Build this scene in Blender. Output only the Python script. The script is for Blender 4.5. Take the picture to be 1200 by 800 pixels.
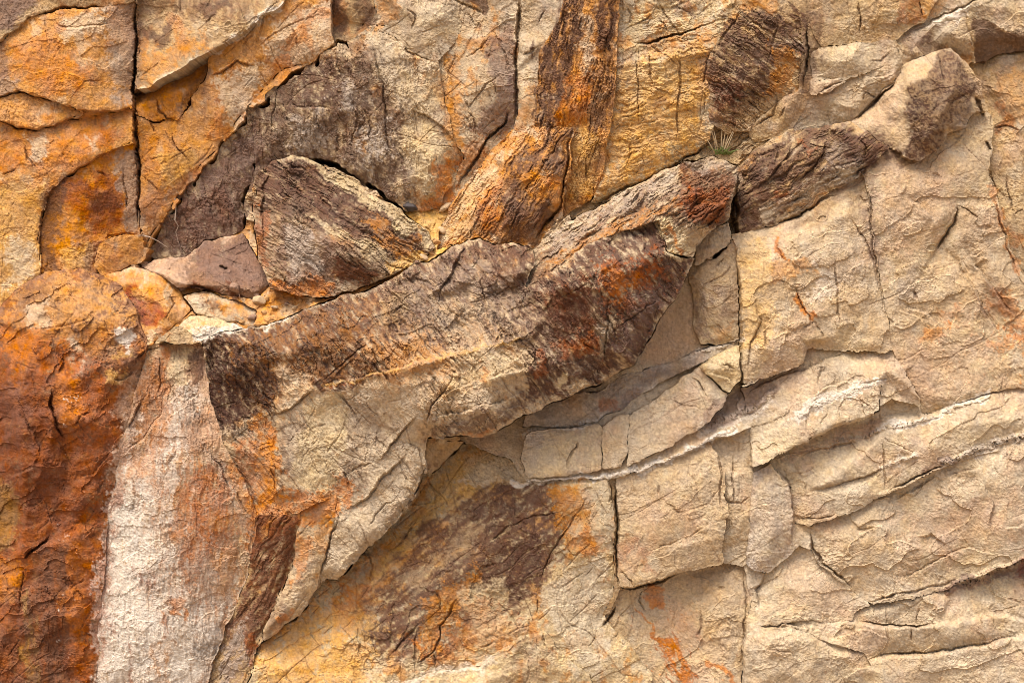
import bpy, math, random
import numpy as np
from mathutils import Vector
from mathutils.geometry import delaunay_2d_cdt

# ------------------------------------------------------------------ camera, sky, sun, exposure
scene = bpy.context.scene
for o in list(bpy.data.objects):
    bpy.data.objects.remove(o, do_unlink=True)
C = scene.collection
U = 0.01                       # one unit of the survey grid of the cliff = 1 cm
DIST = 1800.0                  # camera stands 18 m in front of the face
ZC = 6.0                       # height of the view's centre above the ground

cam = bpy.data.cameras.new('camera')
cam.sensor_width = 36.0
cam.lens = 36.0 * DIST / 1200.0
cam.clip_end = 2000.0
camo = bpy.data.objects.new('camera', cam)
C.objects.link(camo)
camo.location = (0, -DIST * U, ZC)
camo.rotation_euler = (math.radians(90), 0, 0)
scene.camera = camo

SUN_EL, SUN_AZ = 63.0, -34.0   # elevation; azimuth measured from the camera's side, minus = left
w = bpy.data.worlds.new('World')
scene.world = w
w.use_nodes = True
nt = w.node_tree
nt.nodes.clear()
sky = nt.nodes.new('ShaderNodeTexSky')
sky.sky_type = 'NISHITA'
sky.sun_disc = False
sky.sun_elevation = math.radians(SUN_EL)
sky.sun_rotation = math.radians(180 - SUN_AZ)
sky.air_density = 0.7
sky.dust_density = 6.0
sky.ozone_density = 0.3
bg = nt.nodes.new('ShaderNodeBackground')
bg.inputs['Strength'].default_value = 0.115
wo = nt.nodes.new('ShaderNodeOutputWorld')
nt.links.new(sky.outputs[0], bg.inputs[0])
nt.links.new(bg.outputs[0], wo.inputs[0])
sun = bpy.data.lights.new('sun', 'SUN')
sun.energy = 1.5
sun.angle = math.radians(30)
sun.color = (1.0, 0.96, 0.91)
suno = bpy.data.objects.new('sun', sun)
C.objects.link(suno)
el, az = math.radians(SUN_EL), math.radians(SUN_AZ)
to_sun = Vector((math.sin(az) * math.cos(el), -math.cos(az) * math.cos(el), math.sin(el)))
suno.rotation_euler = to_sun.to_track_quat('Z', 'Y').to_euler()
suno.location = (-6, -12, 20)
scene.cycles.filter_width = 1.0
vs = scene.view_settings
vs.view_transform = 'Standard'
vs.look = 'None'
vs.gamma = 1.0
vs.exposure = 1.28

# ------------------------------------------------------------------ noise
rng = np.random.RandomState(7)
PERM = rng.permutation(4096).astype(np.int64)
GRA = rng.rand(4096) * 2 * np.pi
GX, GY = np.cos(GRA).astype(np.float32), np.sin(GRA).astype(np.float32)
R1, R2, R3, R4 = [rng.rand(4096).astype(np.float32) for _ in range(4)]

def hsh(ix, iy, seed):
    return PERM[(PERM[(ix + seed * 131) & 4095] + iy) & 4095]

def perlin(x, y, seed=0):
    ix = np.floor(x).astype(np.int64); iy = np.floor(y).astype(np.int64)
    fx = (x - ix).astype(np.float32); fy = (y - iy).astype(np.float32)
    u = fx * fx * fx * (fx * (fx * 6 - 15) + 10)
    v = fy * fy * fy * (fy * (fy * 6 - 15) + 10)
    def g(a, b):
        k = hsh(ix + a, iy + b, seed)
        return GX[k] * (fx - a) + GY[k] * (fy - b)
    a = g(0, 0); a = a + u * (g(1, 0) - a)
    b = g(0, 1); b = b + u * (g(1, 1) - b)
    return 1.5 * (a + v * (b - a))

def fbm(x, y, scale, octv=4, seed=0, gain=0.5):
    s = 0; a = 1.0; f = 1.0 / scale; tot = 0
    for k in range(octv):
        s = s + a * perlin(x * f + 17.3 * k, y * f - 9.1 * k, seed + k)
        tot += a * 0.6
        a *= gain; f *= 2.03
    return s / tot

def rot(x, y, ang):
    c, s = math.cos(math.radians(ang)), math.sin(math.radians(ang))
    return x * c + y * s, -x * s + y * c

def cells(x, y, scale, seed, tilt=0.7, k=1.0, reach=1):
    """faceted / scalloped relief: lowest of many tilted bowls (continuous, sharp arrises) and edge distance"""
    x = (x / scale).astype(np.float32); y = (y / scale).astype(np.float32)
    ix = np.floor(x).astype(np.int64); iy = np.floor(y).astype(np.int64)
    best = np.full(x.shape, 9e9, np.float32); f1 = best.copy(); f2 = best.copy()
    for a in range(-reach, reach + 1):
        for b in range(-reach, reach + 1):
            h = hsh(ix + a, iy + b, seed)
            dx = (x - (ix + a + R1[h])).astype(np.float32); dy = (y - (iy + b + R2[h])).astype(np.float32)
            d2 = dx * dx + dy * dy
            best = np.minimum(best, k * d2 + 2 * tilt * ((R3[h] - .5) * dx + (R4[h] - .5) * dy))
            if reach == 1:
                f2 = np.minimum(f2, np.maximum(f1, d2)); f1 = np.minimum(f1, d2)
    return best, np.sqrt(f2) - np.sqrt(f1)

def sstep(a, b, x):
    t = np.clip((x - a) / (b - a), 0, 1)
    return t * t * (3 - 2 * t)

# ------------------------------------------------------------------ survey grid over the face (x right, y down, in cm)
STEP = 1.15
def axis(n):
    core = np.arange(-14, n + 14 + STEP, STEP)
    out = []; d = 2.0; v = core[-1]
    while v < n + 190:
        v += d; d = min(d * 1.16, 9); out.append(v)
    lo = [core[0] - (t - core[-1]) for t in out[::-1]]
    return np.concatenate([lo, core, out])
AX, AY = axis(1200), axis(800)
PX, PY = np.meshgrid(AX, AY)
PX = PX.astype(np.float32); PY = PY.astype(np.float32)
WX = fbm(PX, PY, 30, 5, 11, .6) * 3.6
WY = fbm(PX, PY, 30, 5, 31, .6) * 3.6
QX = np.clip(PX + WX, -16, 1216); QY = np.clip(PY + WY, -16, 816)
N1 = fbm(PX, PY, 45, 6, 51, .62)
N2 = fbm(PX, PY, 14, 5, 71, .65)
N3 = fbm(PX, PY, 90, 6, 91, .6)
N5 = fbm(PX, PY, 2.9, 2, 171, .8)
N4 = fbm(PX, PY, 5.5, 3, 111, .8)
def hairs(px, py, ang, gap, seed):
    """straight hairline fractures: a family of nearly parallel thin lines, each only partly open"""
    u, v = rot(px, py, ang)
    v = v + 2.2 * fbm(px, py, 120, 3, seed) * 6 + .5 * fbm(px, py, 12, 2, seed + 3)
    t = v / gap; k = np.floor(t).astype(np.int64)
    hh = PERM[(k * 7 + seed * 31) & 4095]
    d = np.abs(t - k - .2 - .6 * R1[hh]) * gap
    vis = perlin(u / (26 + 50 * R2[hh]) + 40 * R3[hh], 0 * u + 13.7 * R4[hh] * 9, seed)
    return np.clip(1.2 - d / .95, 0, 1) * sstep(.12, .3, vis)
_st = {}
def streak(ang, wl=7, ratio=7):
    key = (ang, wl, ratio)
    if key not in _st:
        u, v = rot(PX + WX * 1.5, PY + WY * 1.5, ang)
        _st[key] = fbm(u / ratio, v, wl, 4, 131 + int(ang) % 90, .6)
    return _st[key]

def parse(s, n):
    return [tuple(float(t) for t in p.split(',')) for p in s.split()]

def sl(pts, pad):
    x0 = min(p[0] for p in pts) - pad; x1 = max(p[0] for p in pts) + pad
    y0 = min(p[1] for p in pts) - pad; y1 = max(p[1] for p in pts) + pad
    if x0 < 8: x0 = -999
    if y0 < 8: y0 = -999
    if x1 > 1192: x1 = 9999
    if y1 > 792: y1 = 9999
    c0 = max(0, np.searchsorted(AX, x0) - 1); c1 = min(len(AX), np.searchsorted(AX, x1) + 1)
    r0 = max(0, np.searchsorted(AY, y0) - 1); r1 = min(len(AY), np.searchsorted(AY, y1) + 1)
    return slice(r0, r1), slice(c0, c1)

def inside(pts, x, y):
    r = np.zeros(x.shape, bool)
    n = len(pts)
    for i in range(n):
        x0, y0 = pts[i][:2]; x1, y1 = pts[(i + 1) % n][:2]
        if y0 == y1: continue
        c = (y0 > y) != (y1 > y)
        r ^= c & (x < (x1 - x0) * (y - y0) / (y1 - y0) + x0)
    return r

def linedist(pts, x, y, closed, sign=False):
    best = np.full(x.shape, 1e9, np.float32); sg = np.zeros(x.shape, np.float32); tt = np.zeros(x.shape, np.float32)
    n = len(pts)
    m = n if closed else n - 1
    for i in range(m):
        x0, y0 = pts[i][:2]; x1, y1 = pts[(i + 1) % n][:2]
        dx, dy = x1 - x0, y1 - y0
        L = dx * dx + dy * dy + 1e-9
        t = np.clip(((x - x0) * dx + (y - y0) * dy) / L, 0, 1)
        ex = x - x0 - t * dx; ey = y - y0 - t * dy
        d = ex * ex + ey * ey
        if sign:
            k = d < best
            sg = np.where(k, np.sign(dx * (y - y0) - dy * (x - x0)), sg)
            tt = np.where(k, (i + t) / m, tt)
        best = np.minimum(best, d)
    best = np.sqrt(best)
    return (best, sg, tt) if sign else best

# colours are the rock's own (albedo), written as 0-255 display values
def lin(c, k=0.60):
    return np.array([k * ((v / 255.0) / 12.92 if v / 255.0 < .04045 else ((v / 255.0 + .055) / 1.055) ** 2.4) for v in c], np.float32)
PAL = dict(tan=(214, 194, 163), pale=(224, 206, 174), sand=(211, 186, 150), yel=(230, 186, 114), ora=(208, 130, 60), peach=(219, 163, 101),
           amber=(216, 146, 66), rust=(168, 92, 44), drust=(112, 66, 44), var=(104, 76, 62), dark=(74, 50, 41), grey=(168, 150, 132), gpur=(138, 110, 97),
           white=(240, 227, 206), pink=(208, 172, 140), brown=(156, 114, 84), umber=(126, 92, 70), red=(152, 74, 56), straw=(224, 200, 156), lgrey=(200, 184, 164), khaki=(200, 170, 128), olive=(168, 138, 80))
# ------------------------------------------------------------------ the blocks of the face, back to front
BL = []
def B(name, col, outline, inner='', ridges=(), gap=0.0, rd=6, dr=4, sm=1, fa=3, fs=28, fang=0, fan=1.0, ta=2, ts=40, sa=0, sw=7, sang=0,
      ra=2.5, ca=1.3, cs=44, skirt=45, label=None, key=None, thing=None):
    BL.append(dict(name=name, col=col, out=parse(outline, 3), inn=parse(inner, 3) if inner else [], rid=[parse(r, 3) for r in ridges],
                   gap=gap, rd=rd, dr=dr, sm=sm, fa=fa, fs=fs, fang=fang, fan=fan, ta=ta, ts=ts, sa=sa, sw=sw, sang=sang, ra=ra, ca=ca, cs=cs,
                   skirt=skirt, label=label, key=key or name + str(len(BL)), thing=thing))

B('rock_ledge', 'khaki', '640,290,-62 700,225,-66 790,170,-66 850,135,-66 900,130,-64 900,215,-52 865,275,-52 800,260,-50 640,300,-52', '800,190,-58', fa=7, fs=14, sa=3, sw=7, sang=-35, label='broken grey rubble seam behind the slab top', key='BK')
# --- upper wall, orange jointed blocks
B('rock_block', 'khaki', '-20,-20,-40 160,-20,-44 160,4,-48 120,8,-50 75,8,-48 60,12,-46 28,26,-42 0,50,-40 -20,60,-40', gap=1.2, key='W1')
B('rock_block', 'peach', '-20,58,-44 0,50,-44 28,26,-46 60,12,-46 75,8,-45 120,8,-46 159,2,-52 160,40,-55 159,90,-54 157,124,-46 140,130,-38 118,134,-35 95,130,-34 60,118,-35 45,112,-36 28,108,-37 0,114,-38 -20,120,-38',
  '70,70,-32 110,60,-33 110,100,-31 40,60,-36 140,80,-42', gap=1.4, rd=8, dr=5, fa=4, fs=40, ta=3, label='pale orange jointed rock block above a curved crack', key='W2')
B('rock_block', 'peach', '-20,118,-42 0,114,-42 28,108,-44 45,112,-46 60,118,-48 95,132,-50 88,140,-46 70,146,-42 35,152,-40 15,150,-40 0,141,-40 -20,138,-40', gap=.8, key='W3')
B('rock_block', 'peach', '-20,138,-48 0,141,-48 15,150,-47 35,152,-47 70,146,-48 90,140,-52 118,136,-56 150,127,-52 158,131,-50 158,166,-46 140,172,-44 115,182,-42 90,200,-42 60,222,-44 50,250,-45 46,300,-45 40,345,-45 0,370,-45 -20,370,-45',
  '60,180,-40 120,155,-43 20,250,-42', gap=1.0, fa=4, fs=36, key='W4')
B('rock_block', 'amber', '158,168,-52 158,200,-54 161,230,-56 165,272,-60 167,300,-66 150,318,-60 115,335,-52 60,340,-52 45,335,-50 47,300,-50 51,250,-49 61,222,-48 90,200,-47 115,182,-48 140,172,-50',
  '110,230,-42 80,280,-46', gap=1.3, fa=4, fs=34, label='dark rust stained rock block', key='W5')
B('rock_block', 'peach', '121,282,-44 135,275,-45 165,275,-52 168,298,-56 157,312,-50 140,320,-48 118,326,-48 112,312,-46 114,292,-46', '138,298,-44', gap=.5, rd=4, dr=2, key='W5b')
B('rock_block', 'khaki', '161,-20,-56 345,-20,-42 330,4,-38 302,25,-34 275,42,-32 246,60,-30 210,85,-31 167,108,-34 163,90,-42 164,40,-56',
  '200,60,-38 260,20,-36 220,10,-48', gap=0.6, rd=4, dr=3, fa=5, fs=26, ta=3, label='rust speckled rock slab overhanging a dark wedge gap', key='W6')
B('rock_block', 'amber', '159,128,-56 166,106,-84 210,82,-86 248,58,-82 240,92,-58 218,127,-56 207,141,-55 195,138,-55 180,142,-55', '190,110,-52 215,105,-52', gap=.5, rd=3, dr=2, key='W7')
B('rock_block', 'peach', '247,59,-52 275,43,-46 302,26,-44 332,5,-42 345,-20,-42 398,-20,-42 396,28,-42 389,56,-44 372,72,-48 336,82,-54 322,90,-56 300,117,-54 290,127,-54 270,152,-54 255,174,-55 235,194,-56 210,226,-58 195,252,-60 178,274,-64 168,292,-66 164,250,-56 161,200,-54 159,132,-54 180,142,-55 195,139,-54 207,142,-54 218,128,-52 240,92,-48',
  '290,80,-40 340,40,-36 260,130,-44 200,180,-46 190,215,-48', ['247,59,-52 262,88,-42 290,72,-40'], gap=1.2, fa=5, fs=34, fang=-40, fan=1.6, label='yellow and orange fractured rock block beside the vertical joint', key='W8')
# --- top middle
B('rock_block', 'khaki', '389,-20,-60 440,-20,-60 438,8,-58 424,32,-62 410,46,-60 390,50,-58 388,30,-64', '402,10,-52', gap=.8, key='T1')
B('rock_block', 'tan', '437,-20,-50 532,-20,-48 540,30,-52 524,60,-50 506,68,-48 488,62,-50 470,52,-52 460,34,-56 440,30,-56', '490,30,-36 515,20,-38', gap=.8, rd=9, dr=7, fa=5, fs=22, ca=2.2, cs=20, key='T2')
B('rock_slab', 'sand', '168,306,-74 180,276,-70 200,250,-66 234,202,-62 270,156,-58 296,131,-56 326,101,-54 342,86,-52 372,71,-50 394,46,-50 412,50,-52 436,36,-50 464,44,-46 484,64,-44 512,76,-46 522,110,-50 532,165,-54 544,182,-62 532,216,-64 516,250,-68 480,262,-62 440,222,-60 390,196,-58 340,186,-60 300,196,-64 288,235,-68 285,290,-70 220,310,-70',
  '360,110,-42 420,130,-38 440,190,-44 480,110,-40 500,190,-40 330,150,-46 260,215,-58', ['400,70,-40 410,130,-36 418,200,-44', '445,70,-38 455,140,-36 465,220,-48', '340,90,-48 335,150,-46 300,190,-60'], gap=4.2, fa=6, fs=20, fang=75, fan=2.2, ta=3, ts=24, sa=1.6, sw=8, sang=72, ra=4, ca=1.5, cs=18,
  label='grey lichen mottled rock slab behind the wedge boulders', key='C')
B('rock_slab', 'sand', '532,-20,-46 614,-20,-50 612,40,-54 608,90,-54 608,135,-56 592,156,-60 562,192,-64 534,222,-66 514,252,-68 520,225,-66 534,214,-62 545,182,-58 532,165,-54 522,110,-52 512,76,-54 526,60,-54 542,30,-52',
  '570,60,-42 580,120,-44 550,120,-46 555,160,-50', gap=.5, fa=5, fs=20, ca=3, cs=22, ta=3, key='T4')
B('rock_slab', 'tan', '612,-20,-46 668,-20,-42 656,24,-44 640,45,-46 630,62,-48 627,142,-48 606,156,-54 606,90,-50 611,40,-50', '622,60,-40 616,120,-43', gap=.3, rd=9, dr=6, fa=3, fs=24, ca=2, cs=26, key='T5')
B('rock_slab', 'peach', '666,-20,-38 652,28,-40 632,60,-44 627,142,-46 650,150,-48 672,150,-50 672,200,-56 660,244,-62 692,236,-58 706,208,-52 718,130,-42 723,60,-40 730,-20,-40',
  '690,60,-34 680,120,-36 690,180,-44', gap=.5, rd=4, dr=3, fa=4, fs=18, fang=100, fan=3, sa=2.6, sw=5, sang=98, ta=2, label='dark streaked foliated rock panel with orange bands', key='T6')
B('rock_slab', 'straw', '729,-20,-44 724,60,-46 719,130,-48 706,210,-54 692,238,-60 730,232,-58 780,206,-56 832,164,-54 842,130,-50 834,80,-46 830,62,-46 838,46,-46 852,24,-48 862,-20,-50',
  '770,100,-38 780,160,-42 740,190,-46 770,20,-42 800,110,-38', gap=.7, fa=7, fs=17, fang=-15, fan=2.2, ta=3.5, ts=16, sa=1.7, sw=8, sang=-12, ca=1.5, cs=30, label='yellow rippled rock panel with thin upright cracks', key='T7')
B('rock_slab', 'khaki', '852,24,-46 870,4,-46 902,12,-42 938,18,-46 948,60,-50 938,104,-52 908,124,-54 884,152,-56 850,158,-56 832,142,-52 830,100,-48 827,82,-44 838,50,-42',
  '870,60,-34 900,70,-36 860,110,-38', gap=.9, fa=5, fs=16, fang=35, fan=2.2, sa=2.4, sw=7, sang=35, ta=3, label='dark brown gnarled rock knot in the upper wall', key='T8')
B('rock_block', 'khaki', '860,-20,-46 945,-20,-46 950,20,-46 960,52,-50 950,70,-50 946,108,-52 936,140,-56 905,158,-58 884,170,-60 880,152,-58 908,122,-52 936,104,-48 944,60,-44 936,20,-44 900,14,-46 868,4,-48', '920,130,-46', gap=.6, fa=4, fs=18, fang=60, fan=1.6, key='T9a')
B('rock_block', 'khaki', '943,-20,-46 1080,-20,-44 1082,24,-46 1052,38,-50 1012,48,-52 962,54,-50 950,30,-46', '1000,20,-40 1050,10,-40', gap=.9, fa=5, fs=24, key='T9')
B('rock_block', 'tan', '952,62,-46 962,54,-46 1012,50,-46 1054,58,-50 1050,72,-50 1010,86,-44 985,93,-44 957,90,-46 950,76,-48', '1000,68,-34 970,72,-36', gap=1.0, rd=7, dr=6, fa=4, fs=20, key='T10')
B('rock_block', 'tan', '955,96,-46 985,90,-46 990,96,-46 976,104,-46 954,110,-48', '970,99,-40', gap=1.0, key='T11')
B('rock_block', 'tan', '930,156,-58 953,112,-52 977,105,-48 1012,87,-46 1054,70,-48 1054,90,-54 1027,116,-56 1002,142,-58 975,154,-60', '985,125,-44 1015,100,-42', ['975,106,-44 1008,118,-44 1025,114,-54', '1012,88,-44 1045,92,-46'], gap=.8, rd=4, dr=3, sm=1, fa=6, fs=20, label='pale splintered rock shards beside the lit hollow', key='T12')
# --- top right
B('rock_block', 'tan', '1072,30,-52 1110,12,-48 1165,-20,-44 1225,-20,-40 1225,52,-40 1162,28,-46 1130,20,-44 1095,32,-44 1075,52,-48 1060,50,-54', '1150,5,-40 1200,15,-34 1110,20,-38', gap=.6, fa=5, fs=18, ta=3, key='R4')
B('rock_slab', 'khaki', '1138,70,-52 1152,66,-60 1190,56,-62 1225,50,-60 1225,335,-46 1205,335,-46 1192,312,-46 1176,262,-46 1166,226,-46 1156,200,-46 1162,168,-48 1176,150,-50 1166,120,-50 1152,92,-50',
  '1190,90,-40 1200,160,-36 1195,240,-38 1170,110,-44', ['1150,90,-52 1180,66,-44 1225,56,-44'], gap=.9, fa=4, fs=30, ta=3, label='tan rock panel with a rusty edge crack', key='R5')
B('rock_block', 'khaki', '1130,20,-28 1162,28,-28 1200,44,-28 1225,52,-28 1225,56,-46 1190,60,-48 1152,70,-50 1143,77,-48 1138,52,-34', '1160,45,-34', gap=.5, rd=2, dr=1, fa=2, fs=20, label='dark brown overhanging rock face under a pale rim', key='R2')
B('rock_block', 'sand', '1058,74,-50 1074,52,-46 1098,28,-36 1130,20,-30 1139,50,-32 1146,76,-40 1138,72,-46 1122,66,-48 1112,58,-46 1096,60,-48', '1110,40,-26', gap=.4, fa=3, fs=18, key='R3')
# --- main right hand faces
B('rock_slab', 'sand', '1010,198,-22 1038,172,-30 1060,182,-32 1076,190,-32 1094,178,-34 1114,154,-38 1146,132,-42 1164,168,-38 1158,200,-34 1168,226,-34 1178,262,-34 1194,312,-32 1208,335,-30 1225,335,-30 1225,454,-14 1180,458,-14 1080,484,-14 1078,465,-12 1065,440,-12 1050,415,-12 1040,385,-14 1028,310,-16 1016,240,-18',
  '1060,240,-14 1080,300,-22 1110,380,-18 1150,420,-18 1160,340,-20 1120,210,-20', ['1120,238,-26 1116,265,-30 1098,292,-30 1075,330,-26', '1060,230,-12 1095,265,-14 1092,300,-22', '1110,285,-26 1150,330,-24 1185,400,-20', '1135,275,-20 1175,335,-19 1215,390,-16'],
  gap=.8, fa=4, fs=30, ta=5, ts=34, ra=3.5, ca=.8, cs=34, label='broad tan rock face with diagonal flaked steps', key='N')
B('rock_block', 'sand', '857,277,-16 870,272,-20 905,264,-24 930,256,-26 950,242,-26 1000,212,-26 1012,204,-24 1018,240,-20 1029,310,-16 1041,385,-12 1046,412,-10 1020,412,-10 985,410,-10 947,407,-4 942,424,0 924,432,2 900,441,4 870,452,6 868,400,4 868,340,0 863,310,-6',
  '900,310,2 940,290,0 920,360,10 890,410,14 960,350,4 1000,300,-4 1010,370,-2 975,395,2', ['930,280,0 945,400,10', '905,400,16 940,395,14', '990,250,-12 1012,330,-8 1025,400,-4'], gap=1.0, rd=7, dr=6, fa=4, fs=30, ta=5, ts=30, ra=3.5, ca=.8, cs=36,
  label='tan rock block with an orange stain, bottom edge undercut', key='L')
B('rock_slab', 'khaki', '866,196,-30 890,172,-34 905,160,-36 940,152,-36 975,147,-36 1000,141,-38 1015,150,-30 1030,165,-28 1042,173,-28 1028,190,-24 1008,203,-22 950,241,-24 930,256,-24 900,264,-22 868,274,-22 860,252,-26 868,216,-28',
  '900,200,-8 940,180,-12 980,165,-10 985,190,-8 930,225,-12 1005,165,-16 885,235,-12', ['975,150,-14 984,160,-8 965,200,-6', '985,150,-14 1010,170,-12 1030,172,-22'], gap=.3, fa=5, fs=18, fang=-35, fan=2, sa=2.6, sw=9, sang=-32, ta=3, ts=20, label='dark grey foliated rock ridge', key='M2')
B('rock_slab', 'sand', '1000,142,-52 1026,115,-56 1052,90,-56 1062,73,-50 1096,60,-40 1114,56,-36 1124,66,-30 1141,95,-32 1146,130,-34 1131,150,-30 1111,155,-28 1091,180,-22 1076,188,-22 1060,181,-24 1040,170,-32 1028,165,-38 1014,150,-46',
  '1060,140,-22 1095,90,-18 1105,130,-8 1085,160,-10 1040,140,-38', ['1098,62,-34 1085,90,-22 1066,102,-16 1064,140,-14 1066,165,-18', '1085,90,-20 1115,110,-8 1110,150,-18'], gap=1.0, rd=5, dr=4, sm=1, fa=2.5, fs=26, label='pale smooth hollow with a dark varnished knob', key='M1')
B('rock_slab', 'tan', '872,555,-4 880,545,-6 905,538,-10 960,512,-14 1030,486,-16 1078,470,-20 1080,486,-20 1180,456,-20 1225,452,-20 1225,508,-4 1170,519,-2 1130,534,0 1110,546,0 1080,558,2 1038,580,4 990,602,4 950,616,2 925,612,-2 905,580,-2 880,580,-2',
  '1000,545,2 960,570,4 1120,500,4 1180,490,2 1060,530,0 1010,580,8', ['985,514,-14 1030,507,-12 1080,490,-10 1160,466,-10', '945,577,0 1035,547,-1 1072,536,-1', '1033,512,-4 1038,575,2'], ca=.8, gap=.6, rd=4, dr=3, fa=4, fs=34, ta=4, ts=40, label='tan rock band between two pale mineral seams', key='O3')
B('rock_block', 'tan', '868,455,-10 900,443,-12 940,426,-14 946,408,-16 985,412,-14 1020,412,-14 1046,412,-16 1053,430,-8 1066,445,-6 1079,468,-4 1078,478,-8 1058,462,-6 1040,448,-6 1033,448,4 1032,482,12 1010,488,14 970,502,14 935,520,14 900,540,14 882,546,12 868,530,4 862,505,0 875,485,-8',
  '950,455,0 1000,440,2 1000,475,12 930,500,10 900,510,6 960,430,-8', ['880,520,0 940,480,6 985,458,4 1030,448,8', '1000,430,-2 1040,432,0 1062,450,0'], gap=1.1, rd=4, dr=3, fa=4, fs=28, ta=4, ts=28, ca=.8, label='tan rock wedge crossed by a pale mineral seam, underside cracked', key='O1')
B('rock_slab', 'tan', '925,610,-2 950,616,-4 990,603,-8 1038,581,-8 1080,559,-10 1110,547,-10 1130,535,-8 1170,520,-8 1225,509,-8 1225,640,2 1190,650,2 1160,664,0 1120,682,0 1080,697,2 1020,707,0 1000,692,-4 960,660,-4 948,640,-4',
  '1000,630,6 1080,600,4 1150,580,4 1190,610,8 1060,650,8 1110,640,2', ['950,640,2 975,672,4 1002,692,0', '1052,682,2 1100,655,4 1128,643,0 1162,650,2', '1180,545,2 1150,600,4'], ca=.8, gap=.8, rd=5, dr=4, fa=5, fs=36, ta=6, ts=44, label='broad tan rock face below the upper mineral seam', key='O4')
B('rock_slab', 'tan', '870,820,6 868,790,4 872,742,0 892,730,2 925,725,2 1000,722,-2 1002,708,-8 1080,699,-6 1120,690,-10 1150,680,-16 1190,665,-18 1225,655,-16 1225,820,16',
  '920,760,10 960,790,16 1040,715,2 1100,715,2 1180,700,2 1040,750,6 1120,750,6 1060,785,14 1150,780,14', ['1000,726,-2 1040,733,-3 1100,730,-3 1180,715,-4', '1000,730,6 1040,737,8 1100,735,8 1180,720,6', '1020,768,2 1100,762,1 1220,738,-1', '1020,774,12 1100,768,10 1220,744,9'],
  ca=.8, gap=.8, rd=5, dr=4, sm=1, fa=5, fs=30, ta=6, ts=34, label='layered tan rock shelf with broken strata at the foot', key='O6')
B('rock_block', 'tan', '872,742,8 890,732,8 930,735,6 970,752,6 1015,765,8 1022,780,10 995,790,12 960,820,18 870,820,16 872,790,12', '920,755,24 955,775,26 900,790,28', ['890,745,18 940,748,22 990,768,16', '940,748,22 935,790,28', '880,762,20 930,768,24'], gap=.6, rd=6, dr=6, sm=1, fa=6, fs=20, key='O6b')
# --- centre right blocks under the seam
B('rock_block', 'sand', '722,692,-16 760,687,-18 800,674,-20 847,660,-18 872,664,-14 879,700,-8 873,740,-4 869,790,0 870,820,2 765,820,-6 766,790,-8 746,755,-12 720,735,-16 710,722,-18', '800,720,-8 840,700,-2 830,760,0 770,740,-12 850,790,4', ['846,690,2 850,740,4 852,800,6'], ca=.8, gap=.5, fa=5, fs=28, ta=4, label='tan rock block with orange iron streaks', key='V4')
B('rock_block', 'tan', '872,664,-8 900,671,-8 932,652,-8 950,642,-8 962,662,-6 1002,694,-4 1020,708,-2 1002,720,0 1000,727,2 925,728,4 892,731,4 874,742,2 879,700,-4', '940,700,4 900,705,2 970,705,6', ['905,690,2 945,690,6 1000,712,2'], ca=.8, gap=.4, rd=7, dr=5, fa=4, fs=28, ta=5, ts=30, key='V5')
B('rock_block', 'lgrey', '880,552,2 903,543,2 926,570,0 932,620,-2 922,650,-4 900,669,-4 880,666,-2 876,640,0 878,590,2', '902,580,12 904,625,12 900,650,6', gap=.7, rd=10, dr=8, fa=3, fs=26, key='V3')
B('rock_block', 'tan', '830,516,-6 850,506,-6 880,500,-8 882,548,-2 879,600,0 877,640,-2 872,664,-4 847,660,-6 848,640,-4 852,600,0 850,552,0 842,532,-2', '862,560,6 862,620,4', ['850,552,4 852,600,5 848,640,0'], ca=.8, gap=.5, rd=5, dr=4, sm=1, fa=5, fs=18, ta=3, key='V2')
B('rock_block', 'sand', '722,562,0 760,547,0 800,530,-1 832,517,-2 843,532,4 850,558,6 851,600,8 846,640,8 846,658,4 800,669,10 760,681,12 725,686,8 724,640,4 723,600,2', '780,600,12 820,560,10 800,640,15 750,650,10 830,630,14', ['770,650,10 830,625,13 850,600,8'], ca=.8, gap=1.0, rd=4, dr=4, sm=1, fa=3, fs=34, ta=4, label='large smooth tan rock block under the pale seam', key='V1')
B('rock_slab', 'straw', '270,830,0 296,790,-1.1 300,757,-15.4 350,724,-26.4 375,684,-30.8 395,680,-30.8 430,646,-33 480,596,-37.4 500,562,-41.8 540,522,-48.4 600,505,-48.4 616,516,-33 617,562,-6.6 680,562,-2.2 714,560,0 721,600,0 720,690,-3.3 708,722,-5.5 722,747,-4.4 762,790,-1.1 772,830,2',
  '560,620,4 640,640,8 690,640,4 450,690,-6.6 360,780,-1.1 500,620,-9.9 620,580,0 560,700,6 640,740,10 690,720,2 430,740,-2.2 520,770,8 700,780,6 600,790,12', ['420,690,-7.7 510,620,-5.5 600,570,-3.3', '610,575,2 680,570,4 716,565,0', '640,690,10 700,640,2', '430,760,0 500,770,6 560,760,8 650,740,12 680,760,8'],
  gap=.9, rd=4, dr=3, fa=6, fs=30, fang=-40, fan=1.5, ta=4, ts=28, ca=1.6, cs=26, label='yellow rock slab with a dark varnished patch below the overhang', key='I')
B('rock_block', 'khaki', '706,722,-12 720,690,-8 721,640,-2 719,600,-2 714,560,-4 722,562,-6 724,640,-6 725,690,-6 716,715,-12', gap=.8, rd=3, dr=2, sm=1, key='Ip')
B('rock_block', 'straw', '424,830,10 450,806,8 500,790,8 560,780,10 610,745,10 640,738,12 652,760,14 690,790,12 700,830,16', '600,790,24 640,770,22 520,810,18', gap=.5, fa=5, fs=18, fang=-30, fan=2, key='Ib')
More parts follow.
